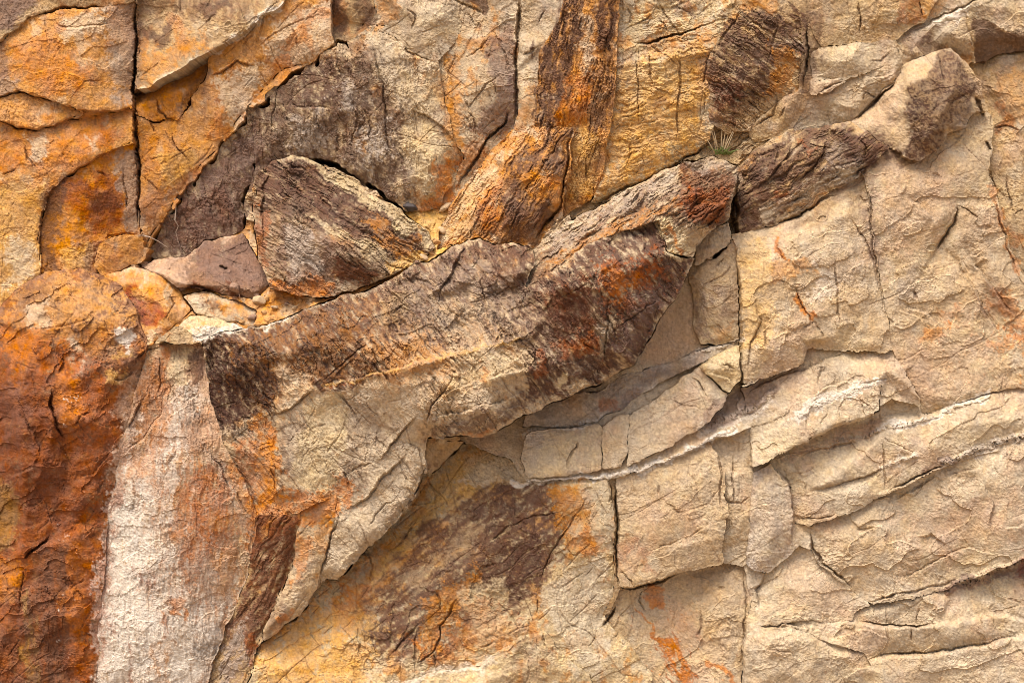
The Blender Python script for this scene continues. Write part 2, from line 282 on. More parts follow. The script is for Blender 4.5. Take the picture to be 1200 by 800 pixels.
# --- recess right of the big slab
B('rock_slab', 'tan', '540,518,-24.6 610,486,-37.4 690,450,-40.2 740,425,-34 790,335,-34 815,296,-34 812,380,-34 832,408,-34 870,398,-26.2 870,458,-19.2 845,482,-15 882,500,2 832,517,3.4 762,547,3.4 717,561,3.4 617,563,2 600,540,-9.2', '780,390,-34 770,420,-34 700,470,-29 800,400,-34 640,490,-30.4', gap=.3, rd=2, dr=1, fa=2.5, fs=26, ra=1.5, ta=1, label='smooth sheltered hollow behind the overhang', key='J0')
B('rock_ledge', 'lgrey', '612,500,-21.4 616,486,-25.6 660,466,-27 700,456,-27 735,440,-28.4 790,422,-28.4 832,406,-24.2 870,396,-18.6 870,408,-15.8 845,412,-15.8 822,424,-17.2 790,438,-18.6 760,458,-18.6 725,480,-18.6 700,494,-18.6 650,500,-18.6', '700,475,-18.6', ['640,490,-17.2 700,478,-15.8 760,450,-17.2', '700,458,-24.2 705,492,-17.2', '660,468,-25.6 664,498,-17.2', '735,442,-25.6 760,458,-17.2'], gap=.6, rd=3, dr=3, sm=1, fa=5, fs=14, ta=2, label='thin grey and pink layered ledge in the recess', key='J6')
B('rock_block', 'tan', '615,508,-6 640,503,-7.4 700,497,-7.4 706,502,-6 705,548,6 690,555,7.4 618,559,7.4 609,540,1.8', '660,525,1 640,540,8.8 690,525,1', ['662,552,8.8 678,520,2.4'], gap=.4, rd=7, dr=5, fa=3, fs=26, key='J1')
B('rock_block', 'tan', '705,502,-3.2 722,487,-4.6 738,482,-4.6 736,530,6 729,546,6 707,549,6', '720,515,3.1', gap=.7, rd=6, dr=5, fa=3, fs=22, key='J2')
B('rock_block', 'tan', '738,486,-3.2 770,466,-6 800,441,-6 824,428,-3.2 838,448,-0.4 852,464,1 845,480,6 820,500,7.4 800,514,7.4 770,530,7.4 736,546,6', '790,490,4.5 820,470,3.1 760,510,4.5 800,455,-1.8', ['780,465,-3.2 812,478,2.4 838,478,1'], gap=.7, rd=6, dr=5, fa=3.5, fs=30, ta=3, label='rounded tan rock block in the recess', key='J3')
B('rock_block', 'straw', '823,428,3 845,412,0.2 869,404,1.6 869,444,7.2 853,463,5.8 838,448,4.4', '850,430,14.2', ['830,430,7.2 850,432,14.2 866,430,10'], gap=1.3, rd=5, dr=5, sm=1, fa=6, fs=13, fang=-20, fan=2, ta=3, ts=10, label='small creased pale rock block at the pillar foot', key='J5')
B('rock_block', 'sand', '813,302,-28 816,313,-26 852,292,-18 859,278,-16 864,310,-14 868,345,-12 869,397,-14 838,406,-20 822,404,-24 814,385,-28 812,350,-30 806,330,-30', '838,320,-8 845,360,-4 850,390,-6 822,350,-22', ['822,312,-14 826,350,-14 832,398,-16'], gap=1.2, rd=5, dr=4, fa=4, fs=20, ta=3, label='upright rock pillar beside the shaded hollow', key='Kp')
B('rock_block', 'tan', '815,311,-22 815,290,-24 835,268,-26 854,260,-28 858,277,-22 851,292,-20', '835,292,-12', gap=1.1, rd=4, dr=4, key='K2')
# --- ledge
B('rock_ledge', 'peach', '160,312,-60 220,300,-64 300,260,-66 470,250,-66 520,246,-64 548,282,-50 520,302,-20 480,322,-12 440,338,-8 380,356,0 300,386,4 250,396,6 190,404,4 178,385,-6 160,345,-30', '420,330,-30 350,350,-14 500,285,-40 260,370,-8', gap=0, fa=8, fs=12, ta=4, ts=10, ra=6, label='orange rubble filled ledge behind the slab crest', key='LG')
# --- left bulge and white face
B('rock_slab', 'brown', '-20,372,-38 0,358,-36 20,338,-34 50,320,-34 90,313,-34 115,320,-30 140,332,-24 158,350,-18 176,382,-6 168,410,0 166,440,2 152,480,4 142,520,4 132,560,4 126,600,4 123,660,4 116,740,4 110,830,4 -20,830,12',
  '60,345,-6 110,360,2 130,400,14 40,400,14 30,360,-12 80,450,26 60,520,30 110,500,22 30,600,26 80,640,20 50,720,18 100,580,18 20,480,22 90,720,16', ['60,340,-10 105,350,-4 145,385,6', '30,384,8 60,386,8 95,378,8', '65,440,24 62,480,24 75,510,14 78,560,14', '25,655,14 50,640,14 70,620,16', '36,680,10 50,760,12 52,820,14'],
  gap=.5, rd=10, dr=5, fa=8, fs=28, fang=-25, fan=1.3, ta=6, ts=24, ra=5, label='rust orange bulging rock face', key='F')
B('rock_slab', 'pink', '164,442,0 178,404,-4 200,398,-6 236,400,-2 242,440,2 262,520,8 286,560,10 302,600,8 296,640,2 284,684,-6 266,732,-10 246,782,-12 232,830,-12 110,830,4 116,740,4 123,660,4 127,600,4 133,560,4 143,520,4 154,480,4',
  '200,470,6 180,560,8 230,560,12 170,660,10 230,650,12 250,620,14 160,760,10 210,740,6', ['190,405,4 188,440,4 165,490,4 150,540,2', '205,450,8 215,510,10 240,525,10', '215,440,10 217,505,11 205,600,10'], gap=0, rd=5, dr=4, fa=5, fs=26, fang=80, fan=2, ta=4, ts=26, sa=1.2, sw=10, sang=85, label='white and pink streaked rock face', key='G')
B('rock_block', 'peach', '118,322,-38 155,314,-42 182,316,-44 206,334,-40 217,346,-32 224,366,-20 206,380,-10 188,396,-4 176,402,-2 166,385,-8 152,345,-24 140,332,-30', '165,335,-22 185,345,-18 190,370,-6 150,350,-16', ['138,333,-24 150,332,-20 195,362,-10 182,388,0', '155,315,-36 190,340,-18 196,365,-8'], gap=.9, rd=4, dr=3, sm=1, fa=4, fs=18, label='yellow angular rock with a red brown face on the ledge', key='F2', thing='rock')
B('rock_slab', 'pink', '163,312,-62 180,303,-60 215,300,-58 240,281,-60 285,272,-62 300,298,-52 320,332,-32 302,350,-22 262,344,-22 232,339,-24 206,335,-28 182,318,-40', '250,305,-44 220,318,-38 280,320,-34', ['215,305,-50 260,300,-46 300,315,-36', '206,330,-22 262,334,-16 300,340,-16'], gap=1.0, rd=5, dr=4, sm=1, fa=4, fs=20, ta=3, ts=16, label='purple brown flat rock slab lying on the ledge against the wedge boulder', key='Z', thing='rock')
B('rock_block', 'sand', '213,346,-26 240,341,-28 275,350,-24 302,364,-16 298,384,-6 262,374,-8 226,367,-12', '255,358,-12 285,368,-6', ['220,352,-18 262,352,-16 298,368,-8'], gap=1.0, rd=4, dr=3, sm=1, fa=4, fs=15, label='small tan rock with a dark underside on the ledge below the purple slab', key='Y1', thing='rock')
B('rock_block', 'straw', '224,368,-8 262,374,-8 290,386,0 255,396,4 232,394,4 205,386,0', '245,382,2', gap=.8, rd=4, dr=3, fa=4, fs=14, label='pale yellow wedge rock tucked behind the white crest', key='Y2', thing='rock')
B('rock_block', 'khaki', '180,400,4 188,394,4 206,382,4 232,392,4 246,392,4 240,402,6 200,402,6', gap=.5, rd=3, dr=2, key='Y3')
B('rock_slab', 'peach', '512,294,-58 517,266,-60 545,222,-60 575,178,-58 600,157,-54 650,146,-48 668,151,-44 667,178,-44 657,242,-40 628,284,-34 600,288,-32 575,290,-34 545,284,-44', '590,210,-34 560,250,-40 640,180,-34 635,240,-22 600,265,-22', ['600,160,-48 598,200,-26 590,280,-20', '600,200,-26 640,215,-16 655,240,-24', '600,160,-46 660,165,-38'],
  gap=.8, rd=4, dr=3, sm=1, fa=4, fs=16, fang=-58, fan=3, sa=3.2, sw=8, sang=-58, ta=3, label='striped brown and yellow wedge boulder leaning against the upper wall', key='E', thing='boulder')
B('rock_block', 'sand', '296,250,-50 302,210,-52 318,188,-52 340,180,-52 365,188,-52 400,206,-50 440,226,-46 470,246,-42 500,272,-36 512,290,-30 498,306,-22 462,322,-10 420,338,-2 385,350,2 345,344,0 318,338,-8 302,300,-28',
  '345,220,-34 420,262,-22 380,300,2 345,290,0 440,300,-6 330,250,-10', ['325,205,-34 328,250,-8 375,280,6 420,300,6 462,320,-4', '328,250,-8 322,300,-4 330,338,-2', '345,184,-46 400,225,-38 470,268,-26 505,294,-24'],
  gap=.8, rd=5, dr=4, sm=1, fa=4, fs=17, fang=33, fan=3, sa=3.4, sw=8, sang=33, ta=3, label='large wedge boulder with diagonal brown stripes lying on the ledge', key='D', thing='boulder')
# --- the big overhanging slab
B('rock_slab', 'sand', '618,300,1 640,276,0 690,246,-1 730,226,-1 770,202,-1 800,190,0 836,182,1 866,192,3 872,210,6 858,240,10 854,258,11 836,268,12 816,290,13 813,306,19 790,318,28 770,300,36 740,300,40 700,310,40 650,350,38 620,360,36',
  '700,270,19 760,240,18 800,230,18 830,225,17 680,290,28 780,262,31 800,285,29 840,240,16', ['612,345,36 645,318,36 682,290,38 708,276,38 745,264,38 774,256,35', '774,256,35 782,292,34 812,300,23', '640,300,17 700,262,16 770,225,13', '790,235,22 815,260,22 850,240,15'], gap=1.2, rd=4, dr=4, sm=1, fa=6, fs=18, fang=-38, fan=3.5, sa=3.4, sw=7, sang=-36, ta=4, ts=18, label='rough sloping top of the overhanging slab', key='U')
B('rock_slab', 'sand', '236,398,12 262,388,8 300,383,8 340,368,8 380,353,6 430,338,4 468,323,2 480,312,-4 500,306,-4 522,294,-6 546,280,-8 560,277,-8 578,288,-4 600,284,-6 622,292,-6 628,310,10 612,340,30 645,320,36 682,292,40 708,278,42 745,266,42 774,258,40 780,292,40 815,302,22 805,325,28 790,350,32 770,385,34 745,425,33 735,434,33 690,455,37 650,472,37 610,490,35 585,506,31 560,513,27 530,512,27 502,513,29 499,545,25 490,572,22 470,600,18 432,643,12 397,678,8 375,681,6 372,668,8 385,640,14 396,578,20 340,602,18 302,604,14 286,562,12 262,522,12 242,440,12',
  '300,420,34.8 380,400,40.6 450,370,37.7 520,340,34.8 560,310,20.3 590,330,34.8 640,370,63.8 700,340,72.5 740,320,69.6 700,400,69.6 640,430,66.7 560,400,58 520,450,66.7 560,480,63.8 440,440,55.1 400,520,32.8667 350,500,29 300,500,23.2 440,560,29 470,520,34.8 340,560,25.1333 400,620,21.2667 430,600,23.2',
  ['470,326,6 488,322,4 500,336,22', '520,298,0 536,300,14 548,316,26', '578,290,0 584,312,24 560,322,30', '604,288,2 606,322,34 625,300,10', '650,345,66 700,318,70 760,300,66', '690,330,72 700,400,66 735,430,44', '640,372,62 610,440,58 600,488,40', '520,450,62 505,505,32', '480,330,8 520,310,6 548,292,8 570,310,23.2 600,330,37.7', '545,285,0 560,320,29 520,380,46.4', '600,290,0 585,330,34.8', '455,340,20.3 500,345,31.9 560,350,40.6', '505,470,58 560,452,63.8 620,430,66.7 680,410,66.7', '500,508,32.8667 502,470,58 510,430,60.9', '395,455,38.6667 470,436,63.8 540,415,66.7 620,392,66.7', '782,294,58 745,385,60.9 740,425,55.1', '345,520,29 400,470,32.8667', '400,660,15.4667 470,590,23.2 500,540,27.0667'],
  gap=1.2, rd=4, dr=4, sm=1, fa=17, fs=30, fang=35, fan=1.3, sa=2.2, sw=9, sang=52, ta=5, ts=26, ra=3.5, ca=2.2, cs=34, skirt=90, label='big dark varnished overhanging rock slab with a pale lower face', key='H')
B('rock_block', 'khaki', '500,514,14 522,516,6 545,518,-10 540,524,-16 520,540,-10 500,552,6 497,535,14', '508,530,14', gap=.4, rd=3, dr=2, fa=3, fs=12, key='Hb')
B('rock_slab', 'khaki', '300,606,10 340,602,14 352,604,14 344,655,4 318,712,-2 306,740,-6 305,756,-8 298,762,-8 292,792,-4 268,822,-6 236,830,-12 248,782,-16 268,732,-14 286,684,-10 298,642,-4', '322,640,10 300,700,-4 275,760,-6', ['345,606,16 330,650,10 300,712,0 285,770,-2', '300,640,0 288,690,-6'], gap=.6, rd=3, dr=3, sm=1, fa=4, fs=18, fang=-55, fan=2.5, sa=1.5, sw=8, sang=-58, label='dark rusty rock rib beside the white face', key='S1')
B('rock_slab', 'sand', '352,603,16 396,578,20 390,625,16 376,672,8 374,684,6 352,722,0 308,753,-6 306,738,-4 322,708,2 346,655,8', '360,650,14 340,700,8 372,625,18', ['352,610,18 360,660,14 320,730,2', '396,585,20 372,650,14 345,705,8'], gap=.8, rd=4, dr=4, sm=1, fa=5, fs=20, fang=-55, fan=1.8, skirt=80, label='orange tan broken rock rib along the lower edge of the slab', key='S2')

# ------------------------------------------------------------------ joints and cracks (K), mineral and weathering stains and a painted lit rim (S)
KR = []; ST = []
LIPF = np.zeros(PX.shape, np.float32)
def K(s, wd=1.6, dp=7, lip=0, lr=10): KR.append((parse(s, 2), wd, dp, lip, lr))
def S(col, s, soft=10, op=.8, rough=.8, kind=('m',), clip=None): ST.append((col, parse(s, 2), soft, op, rough, kind, clip.split() if clip else None))
def ln(w): return ('line', w)
def sk(a, wl=6, r=7): return ('streak', a, wl, r)
sp = ('speck',)
# upper left cracks
K('158,-15 160,40 158,90 157,128 158,165 162,210 165,272', 2.6, 16)
K('60,28 75,30 95,33 115,30 135,26', 1.3, 4, 2); K('0,140 15,150 35,152 60,147', 1.3, 5)
K('0,205 20,198', 1.4, 5); K('180,112 188,128 195,138 207,140', 1.4, 6); K('245,90 262,86 278,72 300,78', 1.6, 6, -3)
K('200,152 208,172 222,190', 1.2, 5); K('165,205 178,215 188,228', 1.3, 5); K('120,282 128,276 150,273 164,275', 1.2, 5)
K('112,200 126,208', 1.3, 5); K('145,190 147,230 148,250', 1.2, 4); K('25,165 32,185 48,200', 1.3, 5, 2); K('283,58 290,45 300,38', 1.1, 3)
K('175,135 182,160', 1.1, 4); K('172,190 200,182', 1.1, 3); K('95,98 120,96', 1.1, 3)
K('30,385 60,384 95,378 110,370', 1.5, 6, 3)
K('300,60 320,40 350,25 385,18', 1.2, 3); K('300,60 310,20 330,-5', 1.1, 3); K('340,30 350,60', 1, 3)
# grey slab
K('340,122 352,126 375,127 392,130', 1.8, 6, 3); K('430,45 440,70 448,100 452,150 460,200', 1.8, 6, 2); K('325,100 320,130 318,160', 1.4, 5)
K('410,105 418,140 412,180', 1.4, 4); K('478,130 500,135 520,150 535,172', 1.4, 5, -3); K('470,52 478,62 495,66 512,76', 1.6, 6)
K('475,10 485,20 483,40', 1.4, 5); K('530,0 545,6 570,17', 1.8, 7); K('548,15 556,25 560,35', 1.2, 4); K('535,60 528,80 522,100', 1.2, 4)
K('545,70 560,60 575,40', 1.1, 4); K('540,110 550,125 570,100 590,85', 1.1, 4); K('548,128 556,140 562,160', 1.1, 4); K('575,30 590,60 600,90', 1.1, 4); K('556,155 545,135', 1, 3)
K('600,130 590,145 570,165 552,195 530,225', 2.2, 9); K('610,0 608,20 605,60 604,120 605,150', 2.5, 7, 4, 14); K('610,66 622,62 630,55', 1.3, 4); K('640,10 632,28', 1.2, 4)
# streaked panel + rippled panel
K('715,0 716,30 708,60 695,62', 1.6, 5, 3); K('735,5 740,20 737,32', 1.4, 5)
K('740,50 760,53 775,48 800,40 820,32 848,22', 2.0, 8, 4); K('728,40 745,30 770,12', 1.2, 4); K('770,0 785,25 795,40', 1.2, 4); K('772,20 785,40', 1.1, 4); K('790,5 812,18', 1.1, 3)
K('744,55 746,85 748,120 749,150', 1.3, 5); K('759,58 762,80 765,110', 1.4, 5); K('796,48 797,85 797,110 793,140 791,172', 1.5, 6); K('735,160 738,180 733,195', 1.2, 4)
K('774,136 790,118 808,105', 1.2, 4); K('752,48 780,65 796,80', 1.0, 3); K('752,172 756,200', 1, 3); K('758,100 790,112', 1, 3); K('740,95 770,112', 1, 3); K('820,100 826,128 818,160', 1.1, 4)
K('640,188 668,150', 1.6, 7); K('668,150 666,180 660,215 656,242 640,262 622,284', 2.2, 10)
# seam behind slab top
K('690,246 720,228 750,215 800,188 840,165', 2.6, 9, 4); K('700,236 735,222 770,202', 1.6, 6)
# knots
K('832,60 830,80 826,95 822,105', 1.6, 5); K('868,5 862,28 848,40 838,60', 1.8, 6); K('946,20 947,70 940,110', 2.0, 6, 2); K('915,20 908,50 895,80', 1.5, 5); K('912,112 905,135 885,150', 1.6, 6); K('920,125 910,140', 1.4, 5)
K('1008,0 1008,40', 1.4, 5); K('1078,0 1079,22', 1.4, 5); K('955,110 975,100 990,96', 1.6, 5, 3)
K('1012,88 1022,92 1048,86', 1.4, 4, 3); K('1010,120 1016,110 1028,116', 1.4, 4); K('1016,70 1032,72 1045,60', 1.3, 4); K('1052,92 1040,108 1028,116 1012,132 1000,142', 2.4, 9)
K('1080,30 1100,20 1130,8 1165,-8', 2, 5, 3); K('1070,40 1095,24 1120,14', 1.4, 4)
K('1136,108 1120,118 1112,125', 1.6, 5); K('1144,110 1146,125 1152,140', 2.2, 7, 3); K('1165,150 1172,148 1200,152', 1.4, 5); K('1155,165 1160,178', 2.4, 8); K('1098,60 1104,80 1108,100', 1.2, 3, 2)
K('905,165 912,175 908,195', 1.4, 5, 2); K('970,160 966,180 950,200 935,215', 1.6, 6, 3); K('930,165 920,185 900,210 880,230', 1.5, 5, 3); K('945,165 960,172 978,175', 1.4, 5); K('1005,160 1015,172 1010,190', 1.4, 5)
K('868,200 862,225 864,245 858,272', 2.6, 10)
# right faces
K('905,264 930,256 960,238 985,230', 2, 6, 4); K('1013,200 1016,225 1022,250 1020,275 1026,310 1034,350 1040,390', 1.6, 6); K('992,252 1005,268 1018,290 1028,325 1034,360', 1.5, 5)
K('1122,238 1118,260 1105,280 1092,300', 2.2, 7, 4); K('1122,240 1135,248 1150,260', 1.6, 5); K('1165,225 1172,255 1182,290 1192,320 1205,345', 1.8, 6); K('1160,200 1165,226', 1.6, 6); K('1180,200 1182,230 1185,248', 1.2, 4); K('1186,250 1200,245', 1.2, 4)
K('910,285 916,300 920,308', 1.3, 4); K('930,330 938,352 948,372 952,385', 1.4, 5); K('980,295 980,330 982,360 985,385', 1.2, 4); K('940,385 955,378 966,400', 1.3, 4)
K('1100,290 1125,310 1145,345 1165,380 1185,402', 1.6, 4, 5, 12); K('1122,283 1150,318 1175,355 1200,385', 1.6, 4, 5, 10); K('1060,228 1085,245 1098,262', 1.2, 3, 4); K('1060,360 1085,365 1110,385', 1.2, 3, 4); K('1072,340 1074,352', 1.2, 4)
K('1052,362 1075,370 1100,380', 1.0, 2, 3)
K('864,310 867,345 868,400 868,450', 2.2, 9); K('885,345 890,380 880,400 878,440', 1.4, 4, 3); K('895,380 900,410', 1.2, 4)
K('868,466 900,446 938,432 965,422 1000,412', 1.5, 5, 3); K('958,460 970,452 1000,445', 1.2, 4, 3); K('1005,450 1030,446 1042,444', 1.6, 5); K('958,415 962,430 958,455', 1.2, 3); K('1005,464 1020,478', 1.2, 3); K('970,480 960,500', 1.1, 3)
K('1010,515 985,520 960,525 930,540', 1.4, 4, 2); K('1030,514 1050,522 1072,534', 1.3, 4, 2); K('1035,548 1020,556 985,566 950,577', 1.3, 5, 3); K('1038,578 1075,558 1110,545', 2.2, 7, 3)
K('1036,515 1037,545 1038,575', 1.2, 4); K('1110,560 1130,552 1150,548', 1.2, 3, 3); K('1040,590 1075,570 1100,558', 1.2, 3, 3); K('1070,585 1085,560', 1.1, 3)
K('948,620 950,640 965,660 985,675 1000,690', 2.4, 7, 5, 12); K('1050,682 1075,668 1100,654 1122,643 1140,641 1165,648', 1.8, 6, 4); K('1000,622 1030,618', 1.2, 4); K('985,600 960,608 930,607', 1.3, 4)
K('1010,707 1050,695 1085,690 1130,678', 1.8, 6); K('1050,700 1090,688 1110,686', 1.2, 4); K('995,727 1040,732 1065,735 1105,730', 2.2, 7, 4); K('1020,768 1060,766 1100,762 1150,755 1210,740', 2.2, 7, 5); K('1040,705 1040,735 1042,755', 1.2, 4); K('1075,710 1074,732', 1.2, 4); K('1065,738 1066,755', 1.2, 4)
K('1150,560 1165,590 1160,620', 1.1, 2, 3); K('1110,640 1090,625 1075,630', 1.0, 2, 3); K('1175,560 1165,545', 1.1, 2); K('1180,620 1200,610', 1.1, 3, 3); K('1150,720 1180,712 1210,704', 1.4, 4, 3); K('1175,700 1200,705', 1.2, 3)
K('905,540 925,565 930,600 928,650', 1.6, 4, 4, 12)
# centre blocks
K('721,565 723,600 724,640 724,690', 2.2, 10); K('724,662 735,675 745,688', 1.3, 5); K('722,690 760,686 800,672', 2.0, 7); K('722,710 715,722 706,735', 2.0, 8); K('758,648 785,638 805,632 835,608', 1.4, 5, 3); K('772,565 770,580', 1.2, 4); K('800,600 830,590 845,570', 1.1, 3, 2)
K('842,532 845,560 844,600', 1.3, 5); K('860,520 858,560 862,580 858,600', 1.1, 4); K('845,590 870,592 878,580', 1.2, 4); K('712,560 716,575 714,590', 1.4, 6); K('755,690 750,700 760,720', 1.2, 4)
K('662,552 668,538 676,525 678,518', 1.6, 5, 2); K('784,465 800,474 822,480', 1.3, 4, 2); K('829,470 820,448 810,440', 1.2, 4); K('832,435 850,440 862,450', 1.4, 4, 3); K('846,425 860,432', 1.2, 4)
K('815,346 835,330 852,318 855,308', 1.0, 3); K('835,312 850,302', 1.2, 4)
K('822,710 824,735 815,748', 1.2, 4); K('850,690 840,688', 1.1, 4); K('870,665 874,700 872,740 868,800', 1.6, 5); K('900,670 885,690 890,715', 1.2, 3, 4); K('890,735 920,728 950,740', 1.4, 4, 4); K('890,760 925,765 940,775', 1.4, 4, 4); K('800,600 780,590', 1, 2)
# lower slab
K('630,690 650,640 670,612 676,602', 1.6, 6); K('632,700 630,720', 1.4, 5); K('455,770 475,750 490,730', 1.8, 7); K('480,785 490,775 510,760 518,735 530,710 540,700', 1.5, 6); K('488,735 484,770 487,788', 1.3, 5); K('502,755 510,770 508,785', 1.2, 4)
K('576,633 600,612', 1.4, 5); K('560,760 580,752', 1.3, 4); K('430,640 435,660 432,680', 1.1, 4); K('510,690 518,720', 1.1, 4); K('455,645 475,630 490,610', 1.1, 4); K('420,730 422,770', 1.2, 4); K('700,740 690,760', 1.1, 3); K('635,740 640,760', 1.4, 5); K('560,780 600,760 630,740', 1.3, 4, 4)
K('590,620 620,605 655,600', 1.0, 4); K('560,665 585,660', 1.0, 4)
K('665,640 672,652 680,645', 1.2, 4); K('655,690 690,670', 1.2, 3)
# the big slab
K('312,490 340,478 360,465 370,456', 1.6, 6, -3); K('370,456 400,425 420,410 438,400', 1.4, 5); K('378,452 420,442 470,430 540,413 610,394', 1.1, 3, 4, 6)
K('498,510 500,490 506,475 520,460 530,445 532,425', 1.6, 6, 3); K('520,460 560,446 600,436 620,430', 1.2, 4, 5); K('500,490 540,482 585,470 620,455', 1.1, 3, 3); K('490,485 475,500 465,515 440,545', 1.6, 6, 4)
K('478,530 460,548 445,565 430,585 402,600', 1.8, 7, 4); K('412,556 425,545 440,540', 1.3, 4); K('410,560 404,555 412,580', 1.1, 4); K('438,510 455,525', 1.1, 3); K('495,545 490,525 478,520', 1.3, 4, -3)
K('400,600 388,630 382,655 375,675', 1.6, 6); K('430,620 438,610 450,590 465,585', 1.2, 4)
K('315,540 322,560 325,585', 1.3, 5); K('330,480 300,470', 1.1, 3); K('300,420 330,410', 1, 3)
K('712,370 713,350 710,400 708,430', 1.6, 6); K('720,385 745,370 770,350', 1.3, 5); K('700,320 690,340', 1.2, 4); K('752,265 756,292 772,310', 1.6, 5); K('680,400 705,412', 1.6, 6); K('640,330 648,350 635,370', 1.3, 4, 3); K('650,350 690,330', 1.2, 4)
K('560,320 566,345 570,360', 1.4, 5); K('575,355 590,340 600,330', 1.2, 4); K('545,285 538,300 530,318 515,340 505,345', 1.6, 5, 5); K('480,322 500,330 512,342', 1.4, 5); K('458,340 470,355 480,362', 1.2, 4); K('460,370 475,355', 1.2, 4)
K('432,410 450,440 460,450', 1.1, 3); K('450,400 480,430', 1.1, 3); K('470,400 495,425', 1.0, 3); K('600,400 620,395', 1.2, 4); K('395,460 425,500', 1, 3)
K('610,440 625,420 632,400', 1, 3)
K('800,192 818,205 838,215 850,235', 1.4, 4, 3); K('790,235 800,215', 1.4, 4); K('850,240 838,258 825,265', 1.3, 4); K('815,215 815,245', 1.2, 4); K('720,235 745,225', 1, 3)
# left bulge, white face
K('62,455 58,475 70,505 76,512', 2.0, 6, 3); K('83,500 95,485 108,480', 1.4, 5); K('115,580 122,565', 1.4, 5); K('25,655 40,645 60,625', 2.0, 7); K('28,660 24,690 22,720', 1.4, 5); K('80,690 100,680', 1.1, 3); K('100,740 108,745', 1.2, 4)
K('60,410 75,425 66,440', 1.3, 4, 3); K('125,440 145,445 160,432', 1.4, 4, 3); K('168,470 155,490 150,500', 1.6, 5, 3); K('142,536 165,515 188,485 195,460', 1.6, 5, 3); K('185,410 187,440 188,465', 1.4, 4); K('160,425 170,412 190,404', 1.4, 5)
K('240,525 262,550 268,580', 1.4, 4, 3); K('275,570 283,590 290,600', 1.3, 4); K('205,470 217,510', 1.1, 3)
K('20,480 35,500 50,540', 1.3, 4, 4); K('90,560 110,555 130,530', 1.2, 4, 3); K('10,560 40,545', 1.2, 3, 3); K('10,770 25,745', 1.3, 4)
# ledge boulders
K('196,340 205,355 195,370 190,380', 1.2, 4); K('255,312 268,316', 2.4, 6); K('215,334 235,336 255,342', 2.0, 5)
K('320,190 308,220 306,250 312,300', 1.4, 4, 3); K('355,215 400,255 440,280', 1.2, 3); K('370,232 392,250', 1.2, 3)
K('440,228 455,236 462,238', 2, 6); K('490,265 505,272 512,260', 1.6, 5); K('405,298 425,315', 1.4, 4); K('470,322 490,335 500,342', 1.6, 6, 3); K('510,320 520,330 500,345', 1.2, 4)

# ---------------- stains
# upper left
S('gpur', '-30,-30 60,-30 40,10 10,35 -30,60', 14, .8, .8); S('grey', '120,18 165,0 162,125 135,122 125,70', 16, .65, .9, clip='W2'); S('ora', '12,52 60,42 105,85 95,110 50,105 15,95', 16, .6, 1.0, clip='W2')
S('pale', '70,20 120,15 120,45 75,40', 12, .55, .9, clip='W2'); S('grey', '-30,85 25,92 20,112 -30,115', 12, .6, .8, clip='W2'); S('gpur', '-30,50 10,48 8,90 -30,95', 10, .6, .8, clip='W2'); S('rust', '85,90 125,95 120,105 90,102', 8, .4, 1); S('ora', '60,26 80,27 78,33 62,32', 5, .6, .8)
S('ora', '-10,145 60,155 90,145 130,150 140,165 90,195 40,200 -10,200', 16, .6, 1.0, clip='W3 W4'); S('pale', '32,158 52,156 55,185 38,188', 8, .65, .8, clip='W4'); S('pale', '100,158 118,160 118,178 102,178', 8, .5, .8, clip='W4'); S('yel', '-10,215 50,215 48,335 -10,370', 14, .55, .9, clip='W4'); S('pale', '10,280 40,285 35,330 5,340', 12, .55, 1, clip='W4'); S('rust', '120,150 150,150 140,170 118,175', 8, .5, .9, clip='W4')
S('rust', '75,212 145,205 142,262 122,275 98,258 70,240', 12, .9, .8, clip='W5'); S('drust', '85,218 130,212 138,245 110,250', 12, .65, 1.1, clip='W5'); S('var', '50,222 78,212 75,250 62,290 70,322 48,325', 9, .75, .9, clip='W4 W5'); S('yel', '75,288 108,285 108,322 75,325', 9, .6, 1, clip='W5'); S('grey', '138,180 165,180 166,270 145,272', 8, .7, .8, clip='W5'); S('gpur', '100,290 118,285 118,330 102,330', 6, .6, .8, clip='W5'); S('rust', '118,280 150,290 130,318', 10, .35, 1, clip='W5b')
S('var', '168,34 196,34 196,50 176,54', 6, .75, .8); S('amber', '166,62 235,42 245,58 170,104', 12, .7, .9, clip='W6'); S('umber', '165,-20 235,-20 300,-20 295,18 235,22 190,12 165,25', 12, .6, 1.1, sk(85, 5, 5), clip='W6'); S('var', '232,8 268,-4 275,10 240,20', 7, .7, .9); S('pale', '262,45 300,22 330,4 322,22 290,40', 6, .7, .8); S('pale', '178,98 212,82 244,60 240,68 212,88', 3, .8, .5, clip='W6')  # last stroke paints the light on W6's freshly broken lower edge
S('umber', '150,-20 172,-20 170,115 150,115', 8, .5, 1); S('rust', '160,165 185,165 185,190 165,200', 9, .6, 1, clip='W8'); S('pale', '255,95 300,72 305,110 275,150 250,135', 11, .65, .9, clip='W8'); S('ora', '250,122 262,120 268,160 245,175', 8, .75, .9, clip='W8'); S('amber', '160,140 205,142 225,185 190,220 165,230', 14, .6, 1, clip='W8'); S('pale', '318,25 395,0 392,60 350,78 310,75', 14, .6, .9, clip='W8'); S('ora', '308,72 335,70 352,80 320,86', 6, .7, .9, clip='W8'); S('ora', '335,52 360,28 385,15', 5, .5, 1, ln(5), clip='W8'); S('ora', '345,20 360,40 368,60', 5, .4, 1, ln(4), clip='W8'); S('umber', '240,78 248,85 235,110 215,135 208,135', 5, .6, .8)
S('gpur', '165,235 180,210 200,235 175,275', 8, .4, 1, clip='W8'); S('yel', '180,180 210,175 240,180 200,225', 10, .5, 1, clip='W8')
